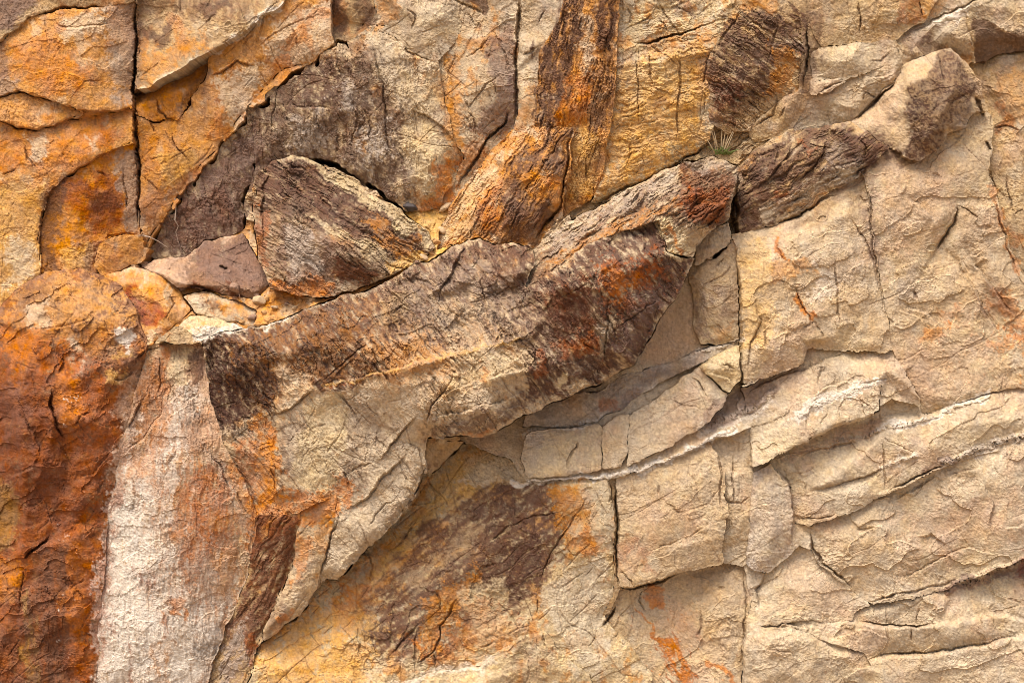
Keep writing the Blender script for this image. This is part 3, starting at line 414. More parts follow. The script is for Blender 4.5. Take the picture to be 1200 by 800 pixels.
# top middle
S('var', '385,-25 400,-25 404,35 390,45', 7, .75, .8, clip='T1'); S('var', '412,-25 440,-25 436,20 420,35', 7, .7, .8, clip='T1 T2'); S('amber', '436,-25 465,-25 460,20 440,40', 8, .6, .9); S('umber', '405,55 425,45 440,75 425,80', 8, .6, .9)
S('var', '330,90 372,74 410,72 445,66 462,110 468,160 475,215 455,235 400,205 345,190 300,200 285,290 175,300 200,245 260,180', 22, .80, 1.15, sk(78, 9, 3), clip='C'); S('gpur', '170,305 230,205 300,150 320,190 290,270', 16, .6, .9, clip='C'); S('drust', '205,235 260,215 270,260 210,280', 14, .35, 1.1, clip='C'); S('lgrey', '345,140 372,132 385,165 360,180 340,170', 10, .6, 1.2, sk(60, 6, 4), clip='C'); S('lgrey', '400,95 412,90 416,130 405,135', 6, .7, 1, clip='C'); S('var', '370,75 400,75 400,130 340,120', 12, .55, 1.2, sp, clip='C'); S('white', '425,150 450,140 455,180 430,200', 12, .4, 1.3, sp, clip='C')
S('straw', '470,145 505,140 525,170 525,210 500,232 478,190', 12, .7, .8, clip='C T4'); S('amber', '508,90 530,100 545,170 530,225 512,225 520,170', 10, .6, 1, clip='C T4'); S('ora', '515,185 545,180 530,225 510,250 500,235', 9, .7, 1, clip='C T4'); S('pale', '425,45 465,50 480,90 470,130 440,90', 12, .4, 1, clip='C')
S('var', '528,-25 572,-25 572,14 548,5', 4, .8, .5); S('gpur', '570,40 600,20 606,130 590,160 560,150 575,110', 14, .7, 1, clip='T4'); S('amber', '515,70 545,60 540,130 545,175 525,160', 10, .5, 1, clip='T4'); S('ora', '545,175 565,160 570,180 535,215', 9, .5, 1, clip='T4'); S('pale', '580,-20 612,-20 605,30 585,25', 9, .5, .9, clip='T4'); S('umber', '470,0 485,5 482,40 475,30', 5, .4, 1); S('gpur', '596,90 606,90 606,155 596,150', 5, .7, .8)
S('amber', '606,110 630,100 628,150 605,156', 8, .6, 1, clip='T5'); S('gpur', '632,-10 645,-10 640,25 630,30', 6, .4, 1.1)
S('var', '660,-25 685,-25 680,40 668,90 660,140 640,148 628,145 630,60 650,30', 9, .9, 1.1, sk(98, 5, 8)); S('var', '700,-25 724,-25 722,50 712,62 700,60', 6, .9, .8, sk(98, 5, 8), clip='T6'); S('umber', '706,65 722,60 718,130 705,165 692,165 692,100', 9, .75, 1.2, sk(102, 5, 8), clip='T6 T7'); S('ora', '664,95 690,85 685,145 660,150 658,125', 9, .75, .9, sk(98, 6, 6), clip='T6'); S('pale', '685,20 697,15 692,70 680,80', 7, .5, 1, clip='T6'); S('yel', '672,150 705,160 695,225 665,240', 10, .6, .9, clip='T6'); S('umber', '690,150 710,150 700,210 690,210', 7, .5, 1.2, sk(102, 5, 8), clip='T6')
S('amber', '720,60 835,40 835,75 830,170 790,195 700,230 715,150', 30, .7, 1.5, clip='T7'); S('pale', '726,-20 745,-20 740,35 728,40', 7, .7, .8, clip='T7'); S('pale', '730,60 800,60 810,95 760,110 735,130', 16, .5, 1.4, clip='T7'); S('ora', '815,70 835,60 842,110 815,120', 8, .6, 1, clip='T7 T8'); S('gpur', '722,50 745,60 740,95 720,110', 9, .5, 1.1, clip='T7'); S('gpur', '780,-20 812,-20 812,18 790,15', 10, .6, 1.1, sk(45, 5, 5), clip='T7'); S('umber', '725,35 770,45 800,55 760,58', 8, .4, 1.1, clip='T7'); S('lgrey', '815,100 850,100 845,150 820,160', 10, .4, 1.1)
S('var', '845,30 885,10 938,15 942,55 905,105 885,118 840,118 832,95', 16, .88, 1.2, sk(35, 6, 5)); S('drust', '830,95 870,100 860,150 835,145', 9, .6, 1.2, sp, clip='T8'); S('amber', '905,60 935,62 925,110 900,115', 9, .6, 1, clip='T9a T8'); S('amber', '862,-25 925,-25 905,12 870,4', 10, .5, 1, clip='T9a T8'); S('var', '940,10 965,20 955,105 940,105', 7, .65, .9, sk(90, 5, 5)); S('umber', '860,120 882,120 878,140 860,140', 8, .5, 1)
S('rust', '1045,-25 1082,-25 1080,22 1060,28', 9, .55, 1, clip='T9'); S('amber', '1080,-20 1140,-20 1110,8 1080,20', 9, .45, 1); S('umber', '960,-25 1000,-25 1000,20 965,30', 12, .35, 1.1, clip='T9'); S('white', '1078,32 1105,18 1140,4 1120,20 1090,34', 5, .7, .9); S('gpur', '1060,40 1085,30 1095,45 1065,60', 7, .55, 1.1, sp)
S('var', '1138,20 1160,28 1225,52 1225,60 1140,78', 4, .8, .5, clip='R2'); S('var', '1080,52 1095,30 1118,24 1112,50 1085,72', 6, .7, .9, sk(110, 6, 5), clip='R3'); S('pale', '1098,38 1118,26 1114,50 1098,52', 6, .6, .8, clip='R3'); S('amber', '1170,90 1200,85 1210,150 1175,150', 12, .4, 1, clip='R5'); S('rust', '1160,120 1180,118 1185,150 1170,150', 6, .5, 1); S('gpur', '1160,75 1225,55 1225,72 1175,88', 7, .4, 1.1, sk(-20, 5, 6), clip='R5')
# knob and ridge
S('var', '1102,58 1118,58 1140,95 1142,128 1130,148 1110,150 1092,180 1072,186 1062,175 1070,150 1062,130 1066,105 1085,90', 8, .92, .65, clip='M1'); S('dark', '1066,104 1090,95 1098,125 1085,140 1068,140', 8, .55, .9, clip='M1'); S('grey', '1112,125 1142,118 1150,145 1120,150', 8, .5, 1, clip='M1'); S('umber', '1062,165 1080,165 1085,190 1065,188', 6, .5, 1, clip='M1')
S('var', '900,165 940,152 985,148 1018,160 1042,175 1015,200 945,240 910,258 866,272 862,235 880,195', 8, .85, 1.1, sk(-32, 6, 5), clip='M2'); S('grey', '975,165 1008,165 1005,190 970,195', 9, .5, 1.1, clip='M2'); S('rust', '935,165 955,170 950,180 935,176', 6, .5, 1); S('pale', '985,196 1012,192 1005,205 980,205', 5, .5, .9, clip='M2 N L'); S('amber', '945,228 975,222 972,238 930,245', 7, .55, .9); S('rust', '905,225 925,228 920,245 905,250', 8, .5, 1, clip='M2')
S('pink', '1030,180 1100,190 1110,280 1060,300 1030,260', 22, .35, 1, clip='N'); S('gpur', '1125,240 1150,255 1165,310 1120,290', 12, .2, 1.1)
S('amber', '895,315 950,305 955,322 905,330', 7, .55, 1); S('ora', '910,283 920,305', 3, .8, .6, ln(3)); S('ora', '935,345 950,375', 4, .8, .8, ln(4)); S('yel', '860,290 900,285 905,400 868,410', 14, .45, 1, clip='L'); S('white', '955,310 978,315 980,350 958,350', 10, .4, .9); S('pale', '1000,300 1045,340 1040,380', 12, .3, 1); S('gpur', '1010,205 1025,205 1030,290 1040,330 1020,300', 7, .45, 1.1, sp); S('lgrey', '1060,315 1085,312 1075,350 1055,345', 9, .4, 1); S('lgrey', '960,270 1010,262 1015,330 965,330', 18, .3, 1.2)
S('ora', '1165,345 1185,345 1215,390 1225,410 1180,400', 9, .6, 1.2, clip='N'); S('ora', '1078,385 1112,382 1108,398 1078,398', 7, .5, 1.2, clip='N'); S('ora', '1150,398 1225,390 1225,415 1160,410', 8, .5, 1.3, sp, clip='N'); S('rust', '1100,360 1125,365 1120,378 1100,375', 7, .35, 1.2, clip='N'); S('rust', '1185,268 1205,275 1200,290 1185,285', 6, .5, 1, clip='R5'); S('ora', '1160,218 1178,260 1188,300 1195,320', 3, .5, .8, ln(3)); S('brown', '1150,330 1175,340 1200,390 1180,390', 10, .4, 1.1, clip='N')
S('lgrey', '860,460 900,445 905,475 870,500', 12, .5, 1.2, sp); S('pink', '1040,420 1080,470 1150,460 1150,400', 30, .35, 1, clip='N')
# seams of pale mineral
S('white', '590,562 640,563 690,560 720,556 760,546 800,530 830,516 860,500', 2, .7, 1.0, ln(3.2)); S('white', '820,500 850,492 880,482 900,470', 4, .5, 1.2, ln(7)); S('gpur', '835,490 870,470 905,455', 6, .6, 1.2, ln(12)); S('white', '935,490 950,478 985,462 1030,447', 4, .75, 1.1, ln(6)); S('white', '1028,506 1055,498 1080,490 1120,478 1160,465', 2.2, .8, .9, ln(3.4)); S('lgrey', '1108,542 1130,532 1170,518 1220,505', 2.5, .8, .8, ln(5)); S('gpur', '1090,548 1115,538', 4, .5, 1, ln(5)); S('white', '1030,548 1048,542 1072,535', 2, .5, .9, ln(2)); S('gpur', '985,516 1025,508', 3, .4, 1, ln(4)); S('pink', '920,538 960,520 1030,488 1040,502 980,515 930,540', 6, .5, 1); S('brown', '985,502 1035,490 1030,505 990,510', 6, .4, 1)
S('gpur', '1100,690 1140,678 1190,658 1225,645 1225,662 1180,676 1130,692', 6, .75, 1, sk(-20, 5, 4)); S('red', '1190,656 1225,645 1225,662 1195,668', 4, .5, 1); S('khaki', '990,620 1030,640 1030,690 990,670', 14, .4, 1.2); S('pink', '1050,600 1180,590 1190,640 1080,660', 40, .35, 1); S('khaki', '1000,760 1100,755 1100,775 1000,780', 12, .4, 1)
S('pink', '930,650 990,690 1010,720 900,720', 18, .3, 1); S('pale', '880,560 920,560 925,640 885,650', 12, .4, 1, clip='V3')
# recess
S('pink', '745,430 790,345 825,350 830,405 760,435', 12, .5, .9, clip='J0'); S('khaki', '780,310 800,330 805,370 795,400', 9, .45, 1, clip='J0'); S('rust', '702,468 720,466 720,482 704,484', 5, .6, .8, clip='J6'); S('lgrey', '640,480 698,466 700,492 645,498', 8, .45, 1, clip='J6'); S('gpur', '722,462 755,452 750,478 725,480', 6, .5, .9, clip='J6'); S('white', '755,455 770,448 765,468 752,470', 4, .7, .8, clip='J6'); S('umber', '735,446 800,424 820,420 800,432 760,450', 5, .35, 1.1, clip='J6'); S('white', '612,506 660,498 705,492', 2, .7, .8, ln(3)); S('white', '820,412 845,406 870,398', 2, .5, .8, ln(3)); S('lgrey', '612,510 660,505 640,525 612,520', 6, .5, 1, clip='J1'); S('straw', '640,510 705,505 700,550 630,555', 10, .4, 1, clip='J1 J2')
S('gpur', '815,350 830,345 835,400 818,395', 6, .6, 1, sk(88, 5, 5), clip='Kp'); S('gpur', '840,340 866,335 868,375 845,370', 8, .45, 1.1, clip='Kp'); S('amber', '835,380 858,380 855,395 838,395', 6, .4, 1, clip='Kp')
S('ora', '755,690 776,690 778,712 768,710', 4, .85, .8, clip='V4'); S('ora', '745,712 760,732 775,748', 2, .7, .9, ln(1.6), clip='V4'); S('rust', '770,748 792,748 815,795 790,802', 9, .75, 1.4, sk(55, 4, 6), clip='V4'); S('ora', '776,752 790,750 808,790 795,798', 7, .75, 1.4, sk(55, 4, 6), clip='V4'); S('ora', '832,775 845,785 860,800', 3, .8, .8, ln(3.5), clip='V4'); S('rust', '790,715 825,715 820,745 800,740', 9, .3, 1.1, clip='V4'); S('rust', '726,632 742,632 738,655 728,655', 6, .45, 1, clip='V1'); S('rust', '745,640 760,645 765,672 750,665', 6, .4, 1, clip='V1'); S('khaki', '800,700 850,690 850,780 800,760', 16, .3, 1, clip='V4')
# lower slab
S('amber', '300,760 400,690 480,610 520,590 520,640 440,720 420,790 330,830', 26, .7, 1.3, clip='I'); S('ora', '400,690 435,700 420,760 390,740', 14, .55, 1.3, clip='I'); S('ora', '425,680 438,678 432,694 422,694', 4, .9, .7, clip='I'); S('yel', '480,610 530,540 600,510 615,560 540,590 470,650 430,690', 12, .8, 1, clip='I'); S('white', '540,560 600,525 615,555 570,570', 12, .5, 1, clip='I'); S('ora', '540,535 600,515 600,525 545,545', 6, .5, 1, clip='I')
S('umber', '480,632 540,590 600,562 650,568 670,590 660,640 640,690 560,740 520,775 440,770 415,740 425,700 470,660', 15, .92, 1.2, sk(-38, 6, 4), clip='I'); S('var', '520,620 600,565 655,575 650,640 600,690 540,700 470,760 430,750 470,680', 14, .75, 1.4, sk(-38, 5, 5), clip='I'); S('khaki', '470,680 520,640 560,615 540,650 490,690', 10, .5, 1.6, sk(-38, 4, 6), clip='I'); S('amber', '490,700 530,690 560,660 540,720 500,770', 12, .6, 1.3, clip='I'); S('straw', '545,690 590,680 590,740 550,745', 12, .6, 1.2, clip='I'); S('var', '585,640 640,625 640,680 600,700', 10, .7, 1.1, sp, clip='I'); S('ora', '480,745 495,745 495,770 484,772', 6, .7, 1, clip='I'); S('amber', '645,570 700,570 700,640 670,655 655,620', 10, .7, 1, clip='I'); S('ora', '690,615 705,630 700,645 670,652', 8, .55, 1, clip='I'); S('pale', '640,690 700,650 720,700 715,760 700,800 650,740', 12, .75, 1, clip='I'); S('pale', '680,570 715,562 720,650 700,640', 8, .6, 1, clip='I'); S('ora', '560,700 640,745 600,790 500,780', 16, .35, 1.3, clip='I'); S('white', '470,800 510,788 580,775', 3, .5, 1, ln(5)); S('umber', '600,745 650,740 640,800 600,800', 12, .5, 1.2, sp, clip='Ib')
# big slab
S('var', '236,398 300,384 385,356 470,325 560,280 625,295 640,330 700,285 780,262 812,305 745,425 640,470 610,470 620,400 560,395 480,420 430,440 400,470 350,440 325,450 310,490 255,500 240,430', 12, .95, 1.0, sk(52, 6, 4), clip='H'); S('umber', '300,385 470,326 560,280 625,295 600,350 480,380 330,410', 12, .5, 1.3, sk(52, 4, 5), clip='H'); S('dark', '245,412 318,405 330,440 318,480 290,470 262,500 240,470', 16, .75, 1.5, sk(80, 5, 7), clip='H'); S('dark', '330,400 420,380 425,410 385,455 350,430', 16, .45, 1.1, clip='H')
S('grey', '480,330 540,300 600,345 590,400 480,390', 30, .45, 1.3, sk(52, 7, 4), clip='H'); S('sand', '505,345 560,350 570,390 530,400', 14, .5, 1.4, sk(52, 6, 5), clip='H'); S('khaki', '450,350 480,340 470,380 440,385', 10, .5, 1.3, sk(70, 6, 4), clip='H'); S('drust', '640,345 690,325 700,380 660,400 640,380', 12, .6, 1, clip='H'); S('rust', '705,300 765,300 770,335 745,356 712,356', 16, .7, 1.5, clip='H'); S('ora', '716,318 750,315 745,350 718,352', 12, .6, 1.6, clip='H'); S('gpur', '740,350 790,320 760,390 720,420', 12, .5, 1, clip='H'); S('rust', '640,402 700,395 705,412 660,422', 8, .6, 1, clip='H'); S('rust', '628,415 638,412 640,440 630,440', 5, .6, 1, clip='H'); S('straw', '655,440 668,438 665,450 655,453', 3, .8, .7, clip='H'); S('pale', '700,380 715,378 712,410 702,412', 6, .4, 1, clip='H')
S('yel', '378,452 470,430 540,413 610,394', 1.6, .75, .9, ln(1.8), clip='H'); S('rust', '380,455 470,433 540,416', 1.2, .5, .9, ln(1.2), clip='H'); S('amber', '430,405 500,395 530,440 470,440', 14, .45, 1.3, sk(52, 5, 6), clip='H'); S('straw', '525,420 600,402 600,440 560,450 530,455', 9, .6, 1, clip='H'); S('ora', '560,420 570,440 567,450 560,448', 4, .6, .9, clip='H'); S('tan', '500,475 580,455 600,470 520,505', 10, .5, 1, clip='H'); S('var', '500,495 560,488 600,470 640,462 600,490 560,508 505,510', 6, .7, 1.1, sp, clip='H'); S('ora', '540,512 575,500 590,498 560,514', 3, .5, .8, clip='H')
S('tan', '330,470 395,460 480,450 500,540 470,600 395,675 372,680 395,580 340,575', 9, .75, .9, clip='H'); S('straw', '355,475 395,460 408,505 400,560 375,580 340,565 350,520', 7, .8, .6, clip='H'); S('tan', '325,430 360,435 362,450 340,470', 7, .6, .9, clip='H'); S('var', '395,475 440,470 460,520 420,530', 14, .4, 1.3, sk(60, 5, 4), clip='H'); S('var', '320,500 350,480 352,560 330,560', 10, .4, 1.2, sk(75, 5, 4), clip='H'); S('var', '410,550 430,545 428,570 412,575', 7, .5, 1, sp, clip='H')
S('ora', '290,585 325,570 360,578 415,568 420,592 385,608 330,625 295,640', 14, .85, 1.3, clip='H S1 S2 G'); S('rust', '270,520 320,500 330,560 310,600 280,560', 12, .7, 1.1, clip='H G'); S('amber', '300,490 325,500 330,580 300,600', 10, .6, 1.1, clip='H'); S('ora', '305,495 322,500 322,525 310,520', 6, .7, .9, clip='H'); S('var', '330,505 340,540 330,560', 5, .4, 1, ln(5), clip='H')
S('var', '435,620 460,590 475,580 460,610', 6, .35, 1.2, sp, clip='H')
# slab top
S('umber', '620,300 690,258 770,220 800,210 815,260 770,262 690,300 620,350', 12, .8, 1.4, sk(-36, 4, 7), clip='U'); S('amber', '640,310 720,262 790,240 760,262 680,295', 10, .5, 1.4, sk(-36, 4, 7), clip='U'); S('lgrey', '640,280 690,248 780,205 800,215 720,250 650,300', 8, .4, 1.6, sk(-36, 4, 9), clip='U'); S('drust', '795,190 865,200 850,262 815,262 800,235', 8, .8, .9, clip='U'); S('rust', '805,225 850,220 848,255 812,258', 8, .6, 1, clip='U'); S('grey', '795,185 860,185 868,200 810,200', 7, .6, 1, clip='U'); S('straw', '772,258 800,262 815,296 780,298', 6, .8, .7, clip='U H'); S('ora', '784,268 792,285 800,290', 3, .7, .9, ln(3.5), clip='U'); S('var', '752,266 770,262 770,290 755,296', 4, .7, .8, clip='U H'); S('rust', '795,225 810,222 808,245 795,245', 5, .5, 1, clip='U')
# ledge
S('umber', '300,195 345,182 420,215 512,288 460,320 390,350 320,338 296,260', 10, .6, 1.0, sk(33, 5, 8), clip='D'); S('var', '305,190 345,182 400,208 470,250 500,275 490,292 420,272 350,228 300,225', 8, .9, 1.0, sk(33, 4, 9), clip='D'); S('var', '310,210 360,225 440,280 505,292 480,310 420,290 330,248 300,240', 10, .75, 1.3, sk(33, 7, 7), clip='D'); S('straw', '340,182 400,204 470,240 505,268 510,290 480,272 430,240', 5, .75, .8, clip='D'); S('straw', '365,250 420,280 470,305 440,305 385,275', 6, .7, 1.1, sk(33, 5, 6), clip='D'); S('amber', '425,255 490,280 480,300 440,285', 8, .5, 1.2, sk(33, 5, 6), clip='D'); S('gpur', '328,255 395,290 400,330 340,338 322,300', 10, .55, 1.1, clip='D'); S('lgrey', '335,265 370,275 378,315 335,320', 10, .6, 1, clip='D'); S('drust', '395,300 425,310 440,325 400,342', 8, .8, .9, clip='D'); S('ora', '320,330 385,325 395,348 330,345', 6, .8, .9, clip='D LG'); S('rust', '297,240 310,250 318,320 300,300', 7, .6, 1, clip='D'); S('yel', '450,308 500,292 505,305 462,322', 5, .8, .7, clip='D LG')
S('var', '595,200 625,165 665,150 660,200 640,260 600,285 590,260', 9, .85, 1.1, sk(-58, 7, 6), clip='E'); S('straw', '515,290 530,245 570,190 580,200 550,270', 8, .55, 1.1, sk(-58, 6, 6), clip='E'); S('umber', '545,275 585,215 610,200 595,285', 7, .7, 1.2, sk(-58, 6, 6), clip='E'); S('amber', '605,205 650,205 655,240 625,232', 7, .75, .9, clip='E'); S('ora', '560,240 580,215 590,245 575,275', 7, .55, 1.2, sk(-58, 6, 6), clip='E'); S('ora', '645,210 658,205 655,240', 5, .6, .9, clip='E'); S('umber', '600,235 650,250 625,284 598,285', 6, .7, .8, clip='E')
S('yel', '470,250 520,245 550,282 480,322 460,320 505,292', 8, .9, .7, clip='LG'); S('ora', '490,235 530,230 515,252 490,250', 7, .6, 1)
S('umber', '200,312 240,282 298,272 320,335 262,342 215,335', 10, .75, 1.0, clip='Z'); S('gpur', '230,290 298,275 318,332 262,330 230,320', 12, .6, .9, clip='Z'); S('pink', '165,312 225,302 215,330 185,320', 9, .6, .9, clip='Z'); S('drust', '215,332 255,336 255,344 220,340', 4, .8, .8, clip='Z'); S('drust', '265,332 280,345 270,348', 4, .8, .8)
S('red', '138,334 152,332 192,364 186,384 172,378 150,362', 4, .9, .6, clip='F2'); S('var', '150,350 175,360 165,375 150,362', 6, .45, 1, clip='F2'); S('drust', '240,355 262,354 275,362 250,366', 5, .7, .9, clip='Y1'); S('amber', '260,352 300,366 296,382 270,372', 7, .6, 1, clip='Y1'); S('rust', '180,388 200,392 190,404', 5, .5, 1)
# crest of the white face
S('white', '236,392 300,378 318,372', 3, .8, .8, ln(6), clip='H Y3 Y2'); S('white', '320,372 345,362 360,358 385,350', 2, .8, .7, ln(3), clip='H')
# left bulge
S('khaki', '20,345 60,325 110,322 140,345 150,380 120,390 60,380 25,375', 20, .6, 1.4, clip='F'); S('amber', '10,350 60,318 120,325 150,380 100,420 20,410', 24, .6, 1.4, clip='F'); S('umber', '25,340 60,325 45,350 20,375', 9, .55, 1.1, clip='F'); S('pale', '30,360 55,352 55,380 28,380', 8, .5, 1.1, clip='F'); S('white', '138,385 152,380 158,400 145,415', 6, .8, .8, clip='F'); S('pale', '82,400 92,415 85,438', 5, .6, .9, ln(6), clip='F'); S('brown', '100,385 130,395 130,430 100,440', 14, .5, 1.2, clip='F')
S('rust', '-30,400 50,390 100,430 160,450 140,520 125,600 120,700 108,830 -30,830', 26, .85, 1.0, clip='F'); S('drust', '-30,440 60,440 80,560 130,560 115,600 60,620 20,600 -30,640', 30, .45, 1.5, clip='F'); S('ora', '60,430 90,440 90,500 65,490', 10, .7, 1.2, clip='F'); S('ora', '0,395 40,385 45,420 10,440', 12, .6, 1.3, clip='F'); S('olive', '-30,560 20,570 15,640 -30,660', 14, .6, 1.2, clip='F'); S('drust', '55,650 75,640 78,700 85,830 45,830 40,720', 10, .75, .9, sk(88, 7, 5), clip='F'); S('ora', '78,640 120,620 118,700 105,760 80,740', 14, .5, 1.2, clip='F'); S('olive', '30,690 40,720 42,830 30,830 28,740', 6, .6, 1.1, sk(88, 5, 6), clip='F'); S('amber', '0,650 25,660 20,700 -10,700', 8, .5, 1.2, clip='F'); S('var', '-10,700 25,700 20,760 -10,760', 14, .3, 1.2, clip='F'); S('gpur', '5,440 30,450 30,530 5,520', 18, .35, 1.3, clip='F'); S('yel', '125,430 150,432 150,445 125,448', 5, .6, 1, clip='F'); S('pink', '140,440 166,440 152,500 140,520 135,470', 10, .5, 1, clip='F')
# white streaked face
S('white', '130,545 150,530 165,550 165,640 175,680 185,760 240,760 225,830 110,830 118,700 125,640', 10, .85, .9, sk(92, 8, 6), clip='G'); S('white', '170,530 190,490 190,560 195,640 215,640 230,560 208,520 205,470 215,450 232,452 235,480 216,505 225,600 220,680 270,700 245,790 150,800 160,640', 9, .75, 1.1, sk(92, 8, 5), clip='G'); S('white', '140,620 260,600 280,660 250,780 130,790', 26, .55, 1.2, sk(95, 8, 5), clip='G'); S('brown', '160,440 190,412 188,450 178,490 150,530 152,490', 7, .75, .9, clip='G'); S('umber', '165,450 185,430 182,470 160,500', 7, .5, 1, clip='G'); S('rust', '188,405 196,420 192,470 186,500', 5, .55, 1, sk(88, 5, 6), clip='G'); S('straw', '196,404 230,402 225,440 200,450', 8, .7, .9, clip='G'); S('var', '222,410 236,412 236,450 224,450', 5, .85, .8, clip='G H'); S('lgrey', '206,455 235,452 232,490 218,510 210,490', 6, .6, .9, clip='G'); S('var', '226,485 236,480 240,525 230,520', 5, .6, .9, clip='G H'); S('pink', '190,470 206,480 208,540 195,590 188,540', 7, .5, 1, sk(90, 6, 6), clip='G'); S('rust', '228,540 262,545 268,600 240,640 228,600', 12, .55, 1.2, sk(95, 6, 5), clip='G'); S('lgrey', '242,525 268,545 285,600 278,600 262,560', 6, .6, .9, clip='G'); S('amber', '265,530 290,570 300,600 285,610 272,570', 8, .5, 1.1, clip='G'); S('brown', '210,600 235,610 230,650 205,650', 9, .45, 1.2, sk(95, 6, 5), clip='G'); S('rust', '130,658 142,660 140,700 128,690', 6, .7, 1, clip='G F'); S('rust', '152,662 175,665 185,690 172,695 160,675', 5, .6, 1, sk(70, 5, 5), clip='G'); S('amber', '168,690 185,700 190,720 195,735 180,720', 6, .6, 1, clip='G'); S('ora', '200,700 210,698 210,722 200,720', 4, .8, .8, clip='G'); S('ora', '214,708 222,712 222,728 216,728', 3, .9, .7, clip='G'); S('amber', '200,668 208,668 206,680 202,680', 3, .7, .7, clip='G'); S('rust', '186,720 195,730 190,748', 3, .5, .8, ln(4), clip='G'); S('rust', '152,755 155,780 155,805', 3, .6, .9, ln(3), clip='G'); S('amber', '178,755 198,755 195,800 178,800', 8, .6, 1.2, sk(90, 5, 6), clip='G'); S('amber', '240,600 275,590 280,700 260,690', 12, .5, 1.3, sk(95, 6, 6), clip='G'); S('grey', '225,770 262,720 268,740 240,800', 8, .5, 1, clip='G'); S('red', '112,740 124,690 130,620 134,640 122,720 116,790', 5, .4, .9, clip='G F')
# ribs
S('drust', '296,604 350,602 345,655 312,720 296,760 265,800 262,760 288,690', 8, .9, 1.0, sk(-60, 6, 6), clip='S1'); S('umber', '288,690 310,690 300,740 270,790 260,760', 8, .65, 1, sk(-60, 6, 6), clip='S1'); S('lgrey', '262,760 290,730 290,770 260,800', 8, .6, 1, sk(-60, 6, 6), clip='S1'); S('rust', '290,740 300,735 298,762 288,780', 6, .6, 1, clip='S1'); S('ora', '345,640 362,620 362,660 340,690', 8, .65, 1, clip='S2'); S('amber', '370,605 390,600 382,650 368,650', 8, .5, 1, clip='S2'); S('umber', '310,715 330,700 335,730 308,750', 8, .55, 1.1, clip='S2'); S('ora', '328,720 345,715 340,730 325,732', 5, .6, 1, clip='S2')

# proud mineral seams
VE = [(parse(p, 2), w_, u_, l_) for p, w_, u_, l_ in (
    ('590,562 640,563 690,560 720,556 760,546 800,530 830,516 860,500', 3.2, 2.2, 9), ('830,496 860,486 885,476 905,462', 5, 3.5, 8), ('935,490 950,478 985,462 1030,447', 4, 2, 9), ('1028,506 1055,498 1080,490 1120,478 1160,465', 3.5, 4, 8),
    ('1105,543 1130,532 1170,518 1220,505', 5, 5, 6), ('1030,548 1048,542 1072,535', 2.5, 3, 7), ('985,516 1025,508', 3, 3, 6), ('1110,690 1140,680 1190,660 1220,650', 6, 5, 7), ('612,506 660,498 705,492', 3, 3, 9), ('820,412 845,406 870,398', 3, 4, 9), ('378,452 470,430 540,413 610,394', 1.8, 2.5, 9), ('1040,578 1075,560 1095,552', 3, 3, 6))]

S('var', '985,150 1020,155 1045,172 1078,188 1062,200 1035,188 1012,205 990,190', 8, .75, 1.3, sk(-30, 5, 5)); S('var', '862,185 900,165 912,200 880,270 858,270', 8, .6, 1.4, sk(-40, 5, 5), clip='M2 U'); S('umber', '900,262 960,238 1012,205 1015,225 950,262', 8, .4, 1.5, sk(-32, 5, 5), clip='L')
S('drust', '-30,470 40,460 70,520 60,600 0,640 -30,640', 30, .35, 1.4, clip='F'); S('umber', '40,640 75,650 80,830 30,830', 14, .6, 1.2, sk(90, 6, 6), clip='F'); S('var', '0,740 30,720 40,830 -20,830', 20, .4, 1.3, sk(90, 6, 6), clip='F')
S('ora', '160,440 190,410 200,500 175,560 145,560', 10, .4, 1.4, sk(92, 5, 7), clip='G'); S('white', '112,830 118,700 126,600 140,530 150,540 140,640 135,830', 6, .7, 1.2, sk(92, 6, 6), clip='G'); S('rust', '100,640 122,640 118,760 108,820', 8, .5, 1.3, sk(92, 5, 6), clip='F G')

S('rust', '205,600 240,590 235,690 215,680', 10, .4, 1.4, sk(93, 5, 7), clip='G'); S('ora', '180,500 200,495 196,600 184,600', 8, .45, 1.4, sk(93, 4, 8), clip='G'); S('brown', '240,620 280,620 270,720 245,720', 12, .4, 1.4, sk(96, 5, 7), clip='G')

S('white', '152,500 138,560 127,640 121,740 113,830', 8, .75, 1.6, ln(9), clip='F G'); S('rust', '146,520 132,600 124,680 118,780', 6, .6, 1.8, ln(7), clip='G F'); S('pink', '160,450 148,500 136,560', 8, .5, 1.5, ln(10), clip='F G')
S('tan', '900,262 950,240 1005,205 1000,190 940,222 895,245', 8, .55, 1.5, sk(-32, 5, 5), clip='M2')

S('khaki', '1066,104 1110,60 1142,100 1130,150 1090,180', 30, .35, 1.8, sp, clip='M1'); S('straw', '540,540 600,512 615,520 615,560 560,565', 10, .6, 1.1, clip='I')

S('white', '246,62 262,52 280,42 300,27 330,6', 2, .7, 1.0, ln(3), clip='W6 W8'); S('pale', '168,107 190,96 212,86 244,63', 2, .7, .9, ln(2.5), clip='W6')  # pale rim below W6: fresh break, its edge light put into the colour

S('yel', '730,70 825,60 830,165 780,195 715,215 725,130', 22, .6, 1.3, clip='T7'); S('yel', '300,770 380,710 440,720 430,800 310,830', 22, .5, 1.3, clip='I'); S('straw', '470,85 515,85 525,130 480,135', 14, .5, 1.2, clip='C T4')
S('white', '600,563 640,563 690,560 720,556 760,547 800,531 830,517 860,501', 2, .85, 1.0, ln(3.4), clip='J0 J1 J2 J3 V1 V2 I')

